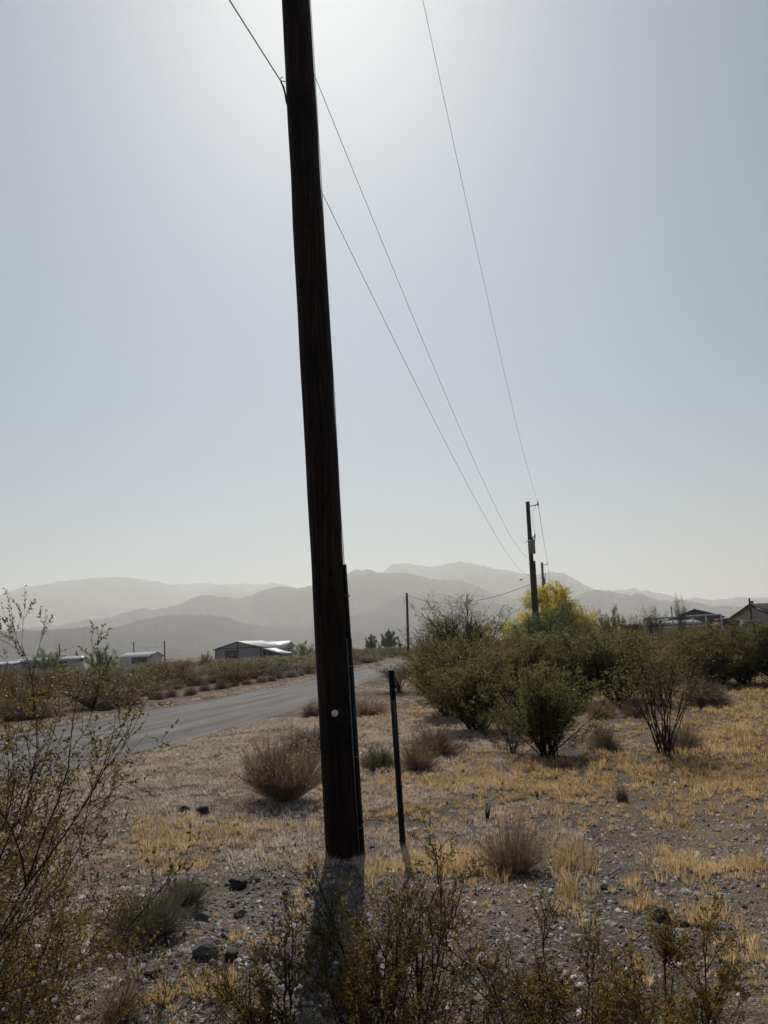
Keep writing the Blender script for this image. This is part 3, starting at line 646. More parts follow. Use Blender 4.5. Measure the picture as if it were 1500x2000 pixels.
for a in [(852, 1478, 1412, 112, 0, 'round grey-brown dry shrub at the foot of the thicket'),
          (818, 1507, 1440, 85, 2, 'pale straw-coloured brush clump right of the steel post'),
          (742, 1502, 1455, 84, 1, 'grey dry shrub between the big pole and the steel post'),
          (612, 1466, 1418, 120, 1, 'grey-green shrub mostly hidden behind the big pole'),
          (1182, 1464, 1412, 72, 0, 'low dark-footed dry shrub left of the V-shaped bush'),
          (1176, 1402, 1362, 64, 2, 'rust-brown shrub at the front of the thicket below its dark hollow'),
          (1385, 1380, 1322, 90, 0, 'mauve-grey dry shrub behind the V-shaped bush'),
          (1332, 1462, 1412, 84, 0, 'dry shrub tucked beside the foot of the V-shaped bush'),
          (1216, 1566, 1531, 24, 0, 'tiny dark dead plant standing alone in golden grass'),
          (612, 1402, 1368, 46, 0, 'small pale shrub at the road edge left of the big pole'),
          (722, 1398, 1362, 80, 2, 'pinkish dry shrub just behind the steel post'),
          (1245, 1400, 1370, 60, 0, 'small mauve shrub below the brown thicket'),
          (240, 1990, 1905, 80, 2, 'straw-coloured upright tuft of stalks at the bottom left')]:
    dome(*a, 'dry shrubs on the near side of the road')
ORD = 'first second third fourth fifth sixth seventh eighth ninth tenth eleventh twelfth thirteenth fourteenth fifteenth sixteenth seventeenth eighteenth nineteenth twentieth twenty-first twenty-second twenty-third twenty-fourth twenty-fifth twenty-sixth twenty-seventh twenty-eighth'.split()
for i_, (px, by, w_, ty) in enumerate(sorted([(372, 1357, 30, 1340), (401, 1350, 34, 1335), (434, 1346, 38, 1327), (306, 1366, 36, 1346), (333, 1362, 34, 1342), (341, 1347, 44, 1328), (384, 1340, 46, 1320), (414, 1335, 40, 1318), (512, 1333, 24, 1319), (530, 1330, 26, 1316), (546, 1326, 26, 1311), (532, 1320, 52, 1303), (568, 1323, 32, 1308), (586, 1321, 26, 1308), (600, 1317, 40, 1300), (484, 1337, 24, 1326), (54, 1405, 64, 1368), (14, 1408, 64, 1372), (84, 1402, 44, 1370), (210, 1386, 40, 1362), (255, 1376, 44, 1352), (505, 1316, 34, 1302), (606, 1304, 34, 1290), (-40, 1420, 70, 1380), (455, 1341, 28, 1328), (716, 1296, 50, 1285), (690, 1301, 40, 1290)], reverse=True)):
    dome(px, by, ty, w_, random.choice((0, 0, 0, 1)), ORD[i_] + ' round shrub from the right along the far edge of the road', 'round shrubs along the far road edge')

# ---- trees
def put_tree(o, px, by, ty, wpx, dist, label, h0, w0, group=None, name=None):
    top = at(px, ty, dist); h = top[2] - float(gz(top[0], top[1])); w_ = wpx * dist / F
    e_ = ext(o); fit(o, (top[0], top[1], float(gz(top[0], top[1]))), w_ / 2 / e_[0], h / e_[1], random.uniform(0, 6.28)); tag(o, label, 'tree', group)
TY = tree('palo_verde_tree', 501, 5.4, 6.2, 'yellow', .06, 26, .13, 10, 4.2, 10, 8); put_tree(TY, 1074, 0, 1148, 205, 66, 'yellow flowering palo verde tree behind the second utility pole', 5.4, 5.4)
TG = tree('palo_verde_tree', 502, 3.6, 6.4, 'paloverde', .05, 26, .08, 10, 4, 10, 8); put_tree(TG, 1060, 0, 1196, 190, 42, 'broad green palo verde tree in front of the yellow one', 3.6, 5.4)
TF = tree('desert_tree', 503, 4.5, 4.5, 'fartree', .10, 16, .22, 9, 3.2)
put_tree(TF, 760, 0, 1233, 44, 190, 'dark round tree far beyond the road right of the big pole', 4.5, 4.2, 'far dark trees')
for px, ty, w_, ds, lab in [(726, 1241, 28, 200, 'smaller dark tree far beyond the road beside the round one'), (925, 1217, 50, 170, 'dark domed tree seen through the tall sparse creosote')]:
    c_ = copy_tree(TF); put_tree(c_, px, 0, ty, w_, ds, lab, 4.5, 4.2, 'far dark trees')
TM = tree('desert_tree', 504, 4.2, 4.4, 'paloverde', .06, 18, .11, 8, 1.6)
put_tree(TM, 202, 0, 1262, 60, 85, 'open grey-green desert tree left of the white-roofed shed', 4.2, 4.2, 'desert trees beyond the road')
for px, ty, w_, ds, lab in [(92, 1268, 55, 110, 'dark green tree behind the low white building at far left'), (595, 1253, 50, 120, 'pale green tree to the right of the grey-blue house'),
                            (402, 1273, 26, 100, 'small dark tree at the left end of the grey-blue house'), (875, 1236, 60, 110, 'pale green tree beyond the road behind the tall creosote'),
                            (1190, 1188, 60, 62, 'dark green tree right of the yellow palo verde'), (660, 1262, 44, 130, 'green tree partly hidden by the big pole')]:
    c_ = copy_tree(TM); put_tree(c_, px, 0, ty, w_, ds, lab, 4.2, 4.2, 'desert trees beyond the road')
for px, ty, w_, ds, lab, grp in [(1325, 1163, 26, 60, 'thin tall creosote rising in front of the dark gabled house', 0), (1275, 1184, 56, 60, 'spindly creosote above the low shed roof at right', 0), (1235, 1200, 50, 60, 'low spindly creosote between the palo verde and the right-hand house', 0)]:
    c_ = copy_tree(CRE[2]); top = at(px, ty, ds); z0 = float(gz(top[0], top[1])); fit(c_, (top[0], top[1], z0), w_ * ds / F / CW[2], (top[2] - z0) / CH[2], random.uniform(0, 6)); tag(c_, lab, 'bush', 'spindly bushes by the right-hand houses')

# ------------------------------------------------------------ utility poles
def line_pole(px_top, py_top, dist, px_low, py_low, label):
    top = at(px_top, py_top, dist); low = at(px_low, py_low, dist)
    ax = (top - low); ax = ax / ax[2]; base = low + ax * (float(gz(low[0], low[1])) - low[2] - .3)
    return base, top, ax
PB = at(671, 1662, 6.4); PB = np.array([PB[0], PB[1], float(gz(PB[0], PB[1]))])
pd = math.hypot(PB[0], PB[1])
PT0 = at(577.5, 0, 6.44)                          # axis point at the top edge of the photo
axm = (PT0 - PB); axm /= axm[2]
def pole_at(z): return PB + axm * (z - PB[2])
def rock_noise_tube(P, R, k, seed, amp):
    P = np.asarray(P); V, Q = tubes(P[None], np.asarray(R)[None], k)
    c = np.repeat(P, k, 0); d = V - c; th = np.tile(np.arange(k) * 2 * math.pi / k, len(P))
    nn = vnoise(th * 6, V[:, 2] * .8, seed) * .6 + vnoise(th * 14, V[:, 2] * 2.2, seed + 1) * .4
    return c + d * (1 + amp * nn[:, None]), Q
root = empty('utility_pole', PB); tag(root, 'huge dark wooden utility pole in front of everything with a round metal tag', 'utility pole', 'utility poles along the road')
zs = np.linspace(-.4, 11.1, 260); P = np.array([pole_at(z) for z in PB[2] + zs]) - PB
R = .137 + 0 * zs + .004 * vnoise(zs * 1.7, 0, 9); R[-1] *= .97
V, Q = rock_noise_tube(P, R, 56, 31, .022)
mb = MB(); mb.add(V, Q); b0 = (len(P) - 1) * 56; mb.add([P[-1] + np.array([0, 0, .02])]); mb.T.append(np.array([(b0 + i, b0 + (i + 1) % 56, mb.n - 1) for i in range(56)]))
mb.build('shaft', M['polewood'], root, smooth_=True)
side = np.array([1.0, -.10, 0]); side /= np.linalg.norm(side)
def off(z, dx, dy=0): return pole_at(z) - PB + np.array([dx, dy, 0])
ztop = at(676, 1103, pd)[2]; zmid = at(690, 1247, pd)[2]
mb = MB(); mb.tube([off(zmid - .05, .150, -.02), off(ztop, .147, -.02)], .0135, 10); mb.build('riser_conduit', M['black_plastic'], root, smooth_=True)
mb = MB(); mb.tube([off(PB[2] - .1, .152, -.03), off(zmid, .150, -.02)], .0175, 12); mb.build('riser_conduit', M['black_plastic'], root, smooth_=True)
mb = MB(); mb.tube([off(PB[2] + .02, .125, -.085), off(zmid + .0, .128, -.080)], .006, 8); mb.build('ground_rod_strip', M['steel'], root, smooth_=True)
# strap brackets
for zz in (zmid + .35, zmid - .22, PB[2] + .75, PB[2] + .22):
    mb = MB(); th = np.linspace(-.55, .45, 10); mb.tube(np.array([off(zz, .0, 0) + np.array([math.cos(a) * (.148 + .024 * (abs(a + .1) < .30)), math.sin(a) * .150, 0]) for a in th]), .004, 6); mb.build('strap', M['steel'], root)
mb = MB(); zz = np.linspace(ztop, PB[2] + 10.5, 160)
mb.tube(np.array([off(z, .141 + .004 * vnoise(z * 2.1, 0, 41) + .008 * max(0, vnoise(z * .9, 0, 42)), -.03) for z in zz]), .0035, 6); mb.build('ground_wire', M['wire'], root)
# round tag
tp = at(654, 1393, pd - .14); tl = tp - PB
mb = MB(); k = 28; an = np.arange(k) * 2 * math.pi / k
def ring(r, y): return np.stack([tl[0] + r * np.cos(an), np.full(k, tl[1] + y), tl[2] + r * np.sin(an)], -1)
rr = [ring(.0255, .012), ring(.0265, -.004), ring(.0245, -.0075), ring(.013, -.0065), ring(.011, -.009), ring(.002, -.009)]
Q = [(i * k + j, i * k + (j + 1) % k, (i + 1) * k + (j + 1) % k, (i + 1) * k + j) for i in range(5) for j in range(k)]
mb.add(np.concatenate(rr), Q); mb.build('round_tag', M['tagmetal'], root, smooth_=True)
mb = MB(); mb.tube([tl + [0, -.012, 0], tl + [0, .02, 0]], .004, 8); mb.build('nail', M['steel'], root)
# a few staples and splinters on the trunk
# service hook at left
zh = at(546, 157, 6.44)[2]; hx = off(zh, -.13); 
mb = MB(); mb.tube([off(zh, -.10), off(zh, -.150), off(zh + .004, -.175), off(zh + .02, -.188), off(zh + .04, -.178), off(zh + .047, -.160)], .0045, 8); mb.build('service_hook', M['steel'], root, smooth_=True)
hook = PB + off(zh + .005, -.182)
mb = MB(); mb.tube([off(zh + .0, -.182, .0), off(zh - .06, -.160, 0), off(zh - .14, -.146), off(zh - .22, -.138), off(zh - .26, -.13)], [.007, .010, .009, .011, .006], 8); mb.build('wedge_clamp', M['black_plastic'], root, smooth_=True)
# bracket with insulator near the top, out of frame
zb = PB[2] + 10.75
mb = MB(); mb.tube([off(zb, .1), off(zb + .03, .90)], .02, 8); mb.build('standoff_bracket', M['steel'], root)
mb = MB(); mb.tube([off(zb + .04, .87), off(zb + .08, .87), off(zb + .12, .87), off(zb + .2, .87)], [.03, .06, .035, .03], 10); mb.build('insulator', M['insulator'], root)
MAIN_TOP = PB + off(zb + .2, .87)

def far_pole(px_top, py_top, dist, px_low, py_low, label, r, trans=None, conduit=True, bracket=True, group='utility poles along the road', s=1.0):
    base, top, ax = line_pole(px_top, py_top, dist, px_low, py_low, label)
    root = empty('utility_pole', base); tag(root, label, 'utility pole', group)
    L = top[2] - base[2]
    def o_(z, dx=0, dy=0): return ax * (z - base[2]) + np.array([dx, dy, 0])
    mb = MB(); zz = np.linspace(base[2], top[2], 12); mb.tube([o_(z) for z in zz], np.linspace(r * 1.12, r * .88, 12), 14); mb.build('shaft', M['polewood_far'], root, smooth_=True)
    res = {'root': root, 'top': top, 'base': base}
    if bracket:
        zb = top[2] - .22; mb = MB(); mb.tube([o_(zb - .06, r * .8), o_(zb + .02, .72)], .035, 8); mb.build('standoff_bracket', M['steel'], root)
        mb = MB(); mb.tube([o_(zb - .03, .70), o_(zb + .04, .70), o_(zb + .08, .70), o_(zb + .14, .70), o_(zb + .18, .70), o_(zb + .26, .70)], [.04, .075, .04, .07, .04, .035], 10); mb.build('insulator', M['insulator'], root)
        mb = MB(); mb.tube([o_(top[2] - .02, 0), o_(top[2] + .03, 0)], r * .95, 14); mb.build('pole_cap', M['darksteel'], root)
        res['pri'] = base + o_(zb + .26, .70)
        # jumper with cutout
        if trans:
            zc = trans[0] + 1.15
            mb = MB(); mb.tube([o_(zc, r * .8), o_(zc + .1, .34)], .022, 8); mb.tube([o_(zc + .22, .36), o_(zc - .32, .30)], [.05, .035], 8); mb.build('fuse_cutout', M['darksteel'], root)
            mb = MB(); mb.tube([o_(zb, .60, 0), o_(zb - .35, .35, 0), o_(zb - 1.2, .28), o_(zc + .25, .36)], .010, 5); mb.build('jumper_wire', M['wire'], root)
            mb = MB(); mb.tube([o_(zc - .15, -r * .7), o_(zc - .3, -.30), o_(zc - .42, -.33)], .016, 6); mb.build('service_hook', M['steel'], root)
    if trans:
        z0, z1, tr = trans[0], trans[1], trans[2]; yo = -(tr + r + .04)
        mb = MB(); zc = [z0, z0 + .03, z1 - .10, z1 - .03, z1]; mb.tube([o_(z, 0, yo) for z in zc], [tr * .94, tr, tr, tr * 1.04, tr * .85], 20)
        T = mb.build('transformer', M['transformer'], root, smooth_=True)
        mb = MB(); mb.tube([o_(z1 - .02, .10, yo), o_(z1 + .08, .11, yo), o_(z1 + .22, .12, yo)], [.05, .06, .03], 8); mb.build('bushing', M['insulator'], T)
        mb = MB(); mb.box(o_(z1 - .2, 0, -(r + .02)), (.12, .12, .08)); mb.box(o_(z0 + .2, 0, -(r + .02)), (.12, .12, .08)); mb.build('mounting_bracket', M['steel'], root)
        mb = MB(); mb.tube([o_(z1 + .10, -.35, yo * .5), o_(z1 + .16, -.20, yo * .6), o_(z1 - .05, -.12, yo * .9)], .012, 6); mb.build('service_lead', M['wire'], root)
    if conduit:
        zt = conduit if conduit is not True else trans[0] - .45
        mb = MB(); mb.tube([o_(base[2], r * 1.1 + .05, -.02), o_(zt, r + .05, -.02)], .062, 10); mb.build('riser_conduit', M['grey_conduit'], root)
    return res
D2 = 53.0
z2 = lambda y: at(1036, y, D2)[2]
P2 = far_pole(1030.5, 981, D2, 1043.5, 1185, 'utility pole with a grey transformer rising between the palo verdes', .155, trans=(z2(1083), z2(1057), .24))
D3 = 98.0; z3 = lambda y: at(1061, y, D3)[2]
P3 = far_pole(1058.5, 1099, D3, 1061.5, 1155, 'second utility pole with a transformer further down the line', .155, trans=(z3(1142), z3(1131), .24))
P4 = far_pole(1068, 1146, 150, 1069, 1170, 'tip of the farthest line pole behind the yellow palo verde', .15, conduit=False)
P5 = far_pole(794.5, 1158, 105, 797, 1248, 'plain service pole standing alone beyond the road', .17, conduit=False, bracket=False, group='plain service poles')
far_pole(321, 1251, 190, 322, 1292, 'thin service pole to the right of the white-roofed shed', .16, conduit=False, bracket=False, group='plain service poles')
P7 = far_pole(260.5, 1254, 210, 262, 1278, 'thin service pole with a small fitting behind the white-roofed shed', .16, conduit=False, bracket=False, group='plain service poles')
far_pole(115.5, 1257, 200, 116.5, 1280, 'thin service pole behind the low buildings at far left', .16, conduit=False, bracket=False, group='plain service poles')
P9 = far_pole(1463, 1168, 90, 1466.5, 1196, 'short pole with a small transformer beside the brown-roofed house', .10, conduit=False, bracket=False, group='plain service poles')
mb = MB(); q = np.asarray(P9['top']) - np.asarray(P9['base']); mb.box(q + [.22, 0, -.45], (.26, .2, .22)); mb.box(q + [.07, 0, -.45], (.16, .06, .06)); mb.build('pole_transformer', M['trim_dark'], P9['root'])  # dark box on a short arm is this pole's transformer, not a lamp

def wire(a, b, sag, r, label, cat='wire', n=70, group='overhead lines', ra=None):
    a = np.asarray(a, float); b = np.asarray(b, float); t = np.linspace(0, 1, n)[:, None]
    P = a * (1 - t) + b * t; P[:, 2] -= sag * 4 * (t * (1 - t))[:, 0]
    P[:, :] -= a; mb = MB(); mb.tube(P, np.linspace(ra or r, r, n), 6); o = mb.build('overhead_wire', M['wire']); o.location = tuple(a)
    return tag(o, label, cat, group)
att1 = PB + off(at(612, 139, 6.44)[2], .128, .04); att2 = PB + off(at(628, 368, 6.44)[2], .128, .04)
e1 = at(1030, 1088, D2 - .1); e2 = at(1037, 1124, D2 - .1)
wire(att1, e1, .95, .008, 'upper communication wire running from the big pole to the transformer pole', ra=.0032)
wire(att2, e2, .95, .007, 'lower communication wire running from the big pole past the mountains', ra=.0032)
wire(MAIN_TOP, P2['pri'], 1.15, .007, 'high wire crossing the sky right of the big pole', ra=.0036)
wire(P2['pri'], P3['pri'], .5, .014, 'wire between the two transformer poles', ra=.017)
wire(P3['pri'], P4['pri'], .5, .018, 'farthest span of wire behind the yellow palo verde', ra=.02)
dirL = at(450, 0, 5.2); dirL = dirL + (dirL - hook) * 3.2
wire(hook, dirL, .02, .006, 'service wire hooked on the left side of the big pole', ra=.006)
wire(P5['top'] + np.array([0, 0, -.15]), at(1040, 1140, D2), 1.3, .018, 'drooping wire leaving the plain service pole', ra=.03)
wire(at(262, 1262, 210), at(321, 1262, 190), .4, .03, 'faint wire between the two thin poles by the shed', ra=.03)

# ------------------------------------------------------------ steel post
pb = g(787, 1652); tpp = at(764, 1309, math.hypot(pb[0], pb[1])); 
root = empty('steel_post', pb); tag(root, 'dark steel sign post without a sign beside the big pole', 'post')
v = tpp - pb; nseg = 2; mb = MB()
w2, dp, th = .019, .018, .004
sec = [(-w2 - .006, 0), (-w2 + .006, 0), (-w2 + .010, dp), (w2 - .010, dp), (w2 - .006, 0), (w2 + .006, 0), (w2 + .006, -th), (w2 - .008, -th), (w2 - .013, dp - th), (-w2 + .013, dp - th), (-w2 + .008, -th), (-w2 - .006, -th)]
V = []
for tt_ in (-.12, 1): V += [v * tt_ + np.array([x, y, 0]) for x, y in sec]
k = len(sec); mb.add(V, [(i, (i + 1) % k, (i + 1) % k + k, i + k) for i in range(k)]); mb.Q.append(np.array([(k + a, k + b, k + c, k + d) for a, b, c, d in ((0, 1, 10, 11), (1, 2, 9, 10), (2, 3, 8, 9), (3, 4, 7, 8), (4, 5, 6, 7))]))
mb.build('channel_post', M['darksteel'], root)
mb = MB(); mb.box(v + [0, .007, .003], (.045, .028, .006)); mb.build('post_cap', M['tagmetal'], root)

# ------------------------------------------------------------ roadside markers
for px, by, ty, lab in ((580, 1312, 1288, 'dark marker post with a white reflector on the far side of the road'), (746, 1280, 1263, 'small white marker far along the road right of the big pole')):
    h_, d_, p_ = top_h(px, by, ty); root = empty('road_marker', p_); tag(root, lab, 'marker', 'road markers')
    mb = MB(); mb.box((0, 0, h_ / 2), (.09, .05, h_)); mb.build('post', M['darksteel'], root)
    mb = MB(); k = 12; mb.tube([(.14, -.03, h_ * .55), (.14, -.06, h_ * .55)], .11, 12); mb.box((.07, -.03, h_ * .55), (.10, .02, .03)); mb.build('reflector', M['white_paint'], root)

# ------------------------------------------------------------ buildings
def house(name, label, loc, yaw, L, W, he, hr, wall, roof, trim, over=.35, cat='house', wins=(), doors=(), posts=False):
    """ridge along local x; local -y side and the -x gable can carry windows"""
    root = empty(name, loc, yaw); tag(root, label, cat)
    x, y = L / 2, W / 2
    V = [(-x, -y, 0), (x, -y, 0), (x, y, 0), (-x, y, 0), (-x, -y, he), (x, -y, he), (x, y, he), (-x, y, he), (-x, 0, hr), (x, 0, hr)]
    mb = MB(); mb.add(V, [(0, 1, 5, 4), (2, 3, 7, 6), (0, 4, 7, 3), (1, 2, 6, 5)], [(4, 8, 7), (5, 6, 9)]); mb.build('wall', M[wall], root)
    s = (hr - he) / y; yo = y + over; ze = he - s * over; xo = x + over; th = .12
    mb = MB()
    for sg in (-1, 1):
        n_ = 18
        V = []
        for i in range(n_ + 1):
            xx = -xo + 2 * xo * i / n_; r_ = .03 * (i % 2)
            V += [(xx, sg * yo, ze + .02 + r_), (xx, sg * .0, hr + .02 + r_ + (.01 if sg > 0 else 0))]
        b0 = len(V); V += [(a, b, c - th) for a, b, c in V]
        Q = [(2 * i, 2 * i + 2, 2 * i + 3, 2 * i + 1) for i in range(n_)] + [(b0 + 2 * i, b0 + 2 * i + 1, b0 + 2 * i + 3, b0 + 2 * i + 2) for i in range(n_)]
        Q += [(2 * i, b0 + 2 * i, b0 + 2 * i + 2, 2 * i + 2) for i in range(n_)] + [(0, 1, b0 + 1, b0), (2 * n_, b0 + 2 * n_, b0 + 2 * n_ + 1, 2 * n_ + 1)]
        mb.add(V, Q)
    mb.build('roof', M[roof], root)
    mb = MB(); M_ = None
    for sg in (-1, 1):
        for ex in (-1, 1):
            a = np.array([ex * (xo + .03), sg * yo, ze - .08]); b = np.array([ex * (xo + .03), 0, hr - .08]); mb.tube([a, b], .10, 4)
    mb.build('fascia', M[trim], root)
    if posts:
        mb = MB(); mb.box((-x - .06, 0, hr / 2), (.12, .25, hr - .15)); mb.box((-x - .05, -y + .1, he / 2), (.10, .2, he)); mb.box((-x - .05, y - .1, he / 2), (.10, .2, he)); mb.box((-x - .04, 0, he), (.08, W, .16)); mb.build('corner_trim', M[trim], root)
    for (wl, c, z, ww, hh) in wins:          # wl: 'g' gable at -x, 'f' long side at -y, 'r' gable at +x
        mb = MB(); mg = MB()
        if wl == 'f': mb.box((c, -y - .02, z), (ww + .16, .06, hh + .16)); mg.box((c, -y - .055, z), (ww, .03, hh))
        elif wl == 'g': mb.box((-x - .02, c, z), (.06, ww + .16, hh + .16)); mg.box((-x - .055, c, z), (.03, ww, hh))
        else: mb.box((x + .02, c, z), (.06, ww + .16, hh + .16)); mg.box((x + .055, c, z), (.03, ww, hh))
        f = mb.build('window', M[trim], root); mg.build('pane', M['glass_dark'], f)
    for (wl, c, ww, hh) in doors:
        mb = MB()
        if wl == 'f': mb.box((c, -y - .03, hh / 2), (ww, .06, hh))
        else: mb.box((-x - .03, c, hh / 2), (.06, ww, hh))
        mb.build('door', M[trim], root)
    return root
# grey-blue house across the road
DH = 165.0
hc = at(465, 1285, DH) + 4.7 * np.array([math.cos(rad(67)), math.sin(rad(67)), 0]); hc[2] = -.1
rt_ = house('ranch_house', 'grey-blue gabled house with metal roof and white porch roof across the road', (hc[0], hc[1], hc[2]), rad(67), 9.4, 11.4, 2.75, 4.15, 'wall_blue', 'roof_grey', 'trim_dark', .3, wins=(('g', 2.6, 1.5, 1.3, 1.5), ('g', 1.0, 1.5, 1.3, 1.5), ('f', -3.6, 1.6, 1.0, 1.1)), doors=(('f', -1.2, 1.0, 2.1),), posts=True)
mb = MB(); V = [(-4.7, -6.1, 2.45), (.0, -6.1, 2.45), (.3, -10.2, 1.30), (-4.7, -10.2, 1.30)]; V += [(a, b, c - .1) for a, b, c in V]
mb.add(V, [(0, 3, 2, 1), (4, 5, 6, 7), (0, 1, 5, 4), (1, 2, 6, 5), (2, 3, 7, 6), (3, 0, 4, 7)]); mb.build('porch_roof', M['roof_white'], rt_)
mb = MB()
for q in ((-4.5, -10.0), (-2.2, -10.0), (.1, -10.0)): mb.box((q[0], q[1], .62), (.12, .12, 1.26))
mb.build('porch_posts', M['trim_dark'], rt_)
# cross gable wing
mb = MB(); V = [(.4, -8.2, 0), (4.2, -8.2, 0), (4.2, -5.8, 0), (.4, -5.8, 0), (.4, -8.2, 2.6), (4.2, -8.2, 2.6), (4.2, -5.8, 2.6), (.4, -5.8, 2.6), (2.3, -8.2, 3.6), (2.3, -5.8, 3.6)]
mb.add(V, [(0, 1, 5, 4), (0, 4, 7, 3), (1, 2, 6, 5)], [(4, 5, 8)]); mb.build('wing_wall', M['wall_blue'], rt_)
mb = MB()
for sg in (-1, 1):
    V = [(2.3 + sg * 2.1, -8.6, 2.5), (2.3 + sg * 2.1, -4.6, 2.5), (2.3, -1.9, 3.72 + .01 * sg), (2.3, -8.6, 3.72 + .01 * sg)]; V += [(a, b, c + .1) for a, b, c in V]
    mb.add(V, [(0, 1, 2, 3), (4, 7, 6, 5), (0, 4, 5, 1), (1, 5, 6, 2), (2, 6, 7, 3), (3, 7, 4, 0)])
mb.build('wing_roof', M['roof_white'], rt_)
f = MB().box((2.3, -8.23, 1.6), (1.2, .06, 1.2)).build('window', M['trim_dark'], rt_); MB().box((2.3, -8.27, 1.6), (1.05, .03, 1.05)).build('pane', M['glass_dark'], f)
# white shed
sp = at(276, 1292, 160); house('metal_shed', 'small shed with bright white roof across the road', (sp[0], sp[1], -.1), rad(-24), 7.4, 3.8, 2.0, 2.75, 'wall_white', 'roof_white', 'trim_dark', .15, 'shed', wins=(('f', 1.2, 1.25, 3.6, .9),))
sp = at(8, 1305, 150); house('trailer_home', 'low white-roofed building at the left edge behind the brush', (sp[0], sp[1], -.1), rad(-10), 6, 3.5, 1.7, 2.1, 'wall_white', 'roof_white', 'trim_dark', .15, 'trailer', wins=(('f', 0, 1.1, 1.2, .7),))
sp = at(100, 1300, 150); house('trailer_home', 'long pale low building behind the close creosote at far left', (sp[0], sp[1], -.1), rad(8), 11, 4, 2.0, 2.5, 'wall_white', 'roof_grey', 'trim_dark', .2, 'trailer', wins=(('f', -2, 1.3, 1.2, .8), ('f', 2.5, 1.3, 1.2, .8)))
# right-hand buildings
sp = at(1352, 1212, 98); house('gabled_house', 'dark grey gabled house behind the brush at right', (sp[0] + 2.0, sp[1] + 5, -.1), rad(90 - 17), 10, 5.6, 3.35, 4.3, 'wall_dark', 'wall_dark', 'trim_dark', .3, 'house', wins=(('g', 1.2, 2.2, .9, .9),))
sp = at(1283, 1210, 94); house('low_shed', 'low shed with a pale lean roof left of the dark gabled house', (sp[0], sp[1], -.1), rad(6), 8.6, 4, 2.6, 3.0, 'wall_tan', 'roof_grey', 'trim_dark', .2, 'shed', doors=(('f', 1.5, 1.6, 2.1),))
sp = at(1508, 1203, 92); house('stucco_house', 'tan house with dark brown roof at the right edge', (sp[0] + 1.8, sp[1] + 1, -.1), rad(22), 9, 6, 2.9, 4.25, 'wall_tan', 'roof_brown', 'trim_dark', .3, 'house', wins=(('g', 0, 1.9, .8, .9), ('f', -1, 1.6, 1.3, 1.1)))
sp = at(1426, 1206, 90); root = empty('flatbed_trailer', (sp[0], sp[1], 0), rad(5)); tag(root, 'rusty trailer loaded with timber between the two right-hand houses', 'trailer')
MB().box((0, 0, 2.0), (3.0, 1.8, .9)).box((-.9, 0, 2.62), (1.0, 1.4, .35)).build('load', M['rust'], root); MB().box((0, 0, 1.42), (3.4, 2.0, .18)).build('bed', M['trim_dark'], root)
for xx in (-1, 1):
    for yy in (-1, 1): MB().tube([(xx, yy * .95, .45), (xx, yy * 1.15, .45)], .45, 14).build('wheel', M['black_plastic'], root)
MB().box((0, 0, .9), (3.2, .2, .9)).build('frame', M['trim_dark'], root)
sp = at(1466, 1212, 86); root = empty('water_tank', (sp[0], sp[1], 0)); tag(root, 'dark squat water tank with a pale lid in front of the tan house', 'tank')
MB().tube([(0, 0, 0), (0, 0, .1), (0, 0, 2.1), (0, 0, 2.3)], [1.05, 1.1, 1.1, .9], 24).build('tank_shell', M['wall_dark'], root, smooth_=True); MB().tube([(0, 0, 2.3), (0, 0, 2.42)], .95, 24).build('lid', M['pale_rail'], root)
# pipe fence in front
fa = at(1257, 1209, 72); fb = at(1408, 1200, 78); root = empty('pipe_fence', (fa[0], fa[1], 0)); tag(root, 'pale pipe rail fence in front of the dark gabled house', 'fence')
dv = fb - fa; zt = fa[2]; zt2 = fb[2]
mb = MB(); mb.tube([(0, 0, zt), (dv[0], dv[1], zt2)], .07, 8); mb.build('top_rail', M['pale_rail'], root)
mb = MB(); mb.tube([(0, 0, zt - .9), (dv[0], dv[1], zt2 - .9)], .05, 8); mb.build('lower_rail', M['pale_rail'], root)
for q in (0, .2, .36, .46, .62, .8, 1): MB().tube([(dv[0] * q, dv[1] * q, -.2), (dv[0] * q, dv[1] * q, zt + (zt2 - zt) * q + (1.0 if q in (.36,) else .0))], .07, 8).build('post', M['pale_rail'], root)

# ------------------------------------------------------------ bird
bp_ = at(1018, 1133, 60); root = empty('bird', bp_); tag(root, 'tiny dark bird flying left of the transformer pole', 'bird')
mb = MB(); mb.tube([(-.16, 0, 0), (-.08, 0, .01), (0, 0, .01), (.08, 0, .02), (.13, 0, .03)], [.01, .035, .045, .03, .012], 8)
for sg in (-1, 1): mb.add([(-.04, 0, .02), (.05, 0, .02), (.03, sg * .10, .09), (-.05, sg * .11, .09), (-.03, sg * .24, .05), (.0, sg * .22, .055)], [(0, 1, 2, 3)], [(3, 2, 5), (3, 5, 4)])
mb.build('body', M['feather'], root)

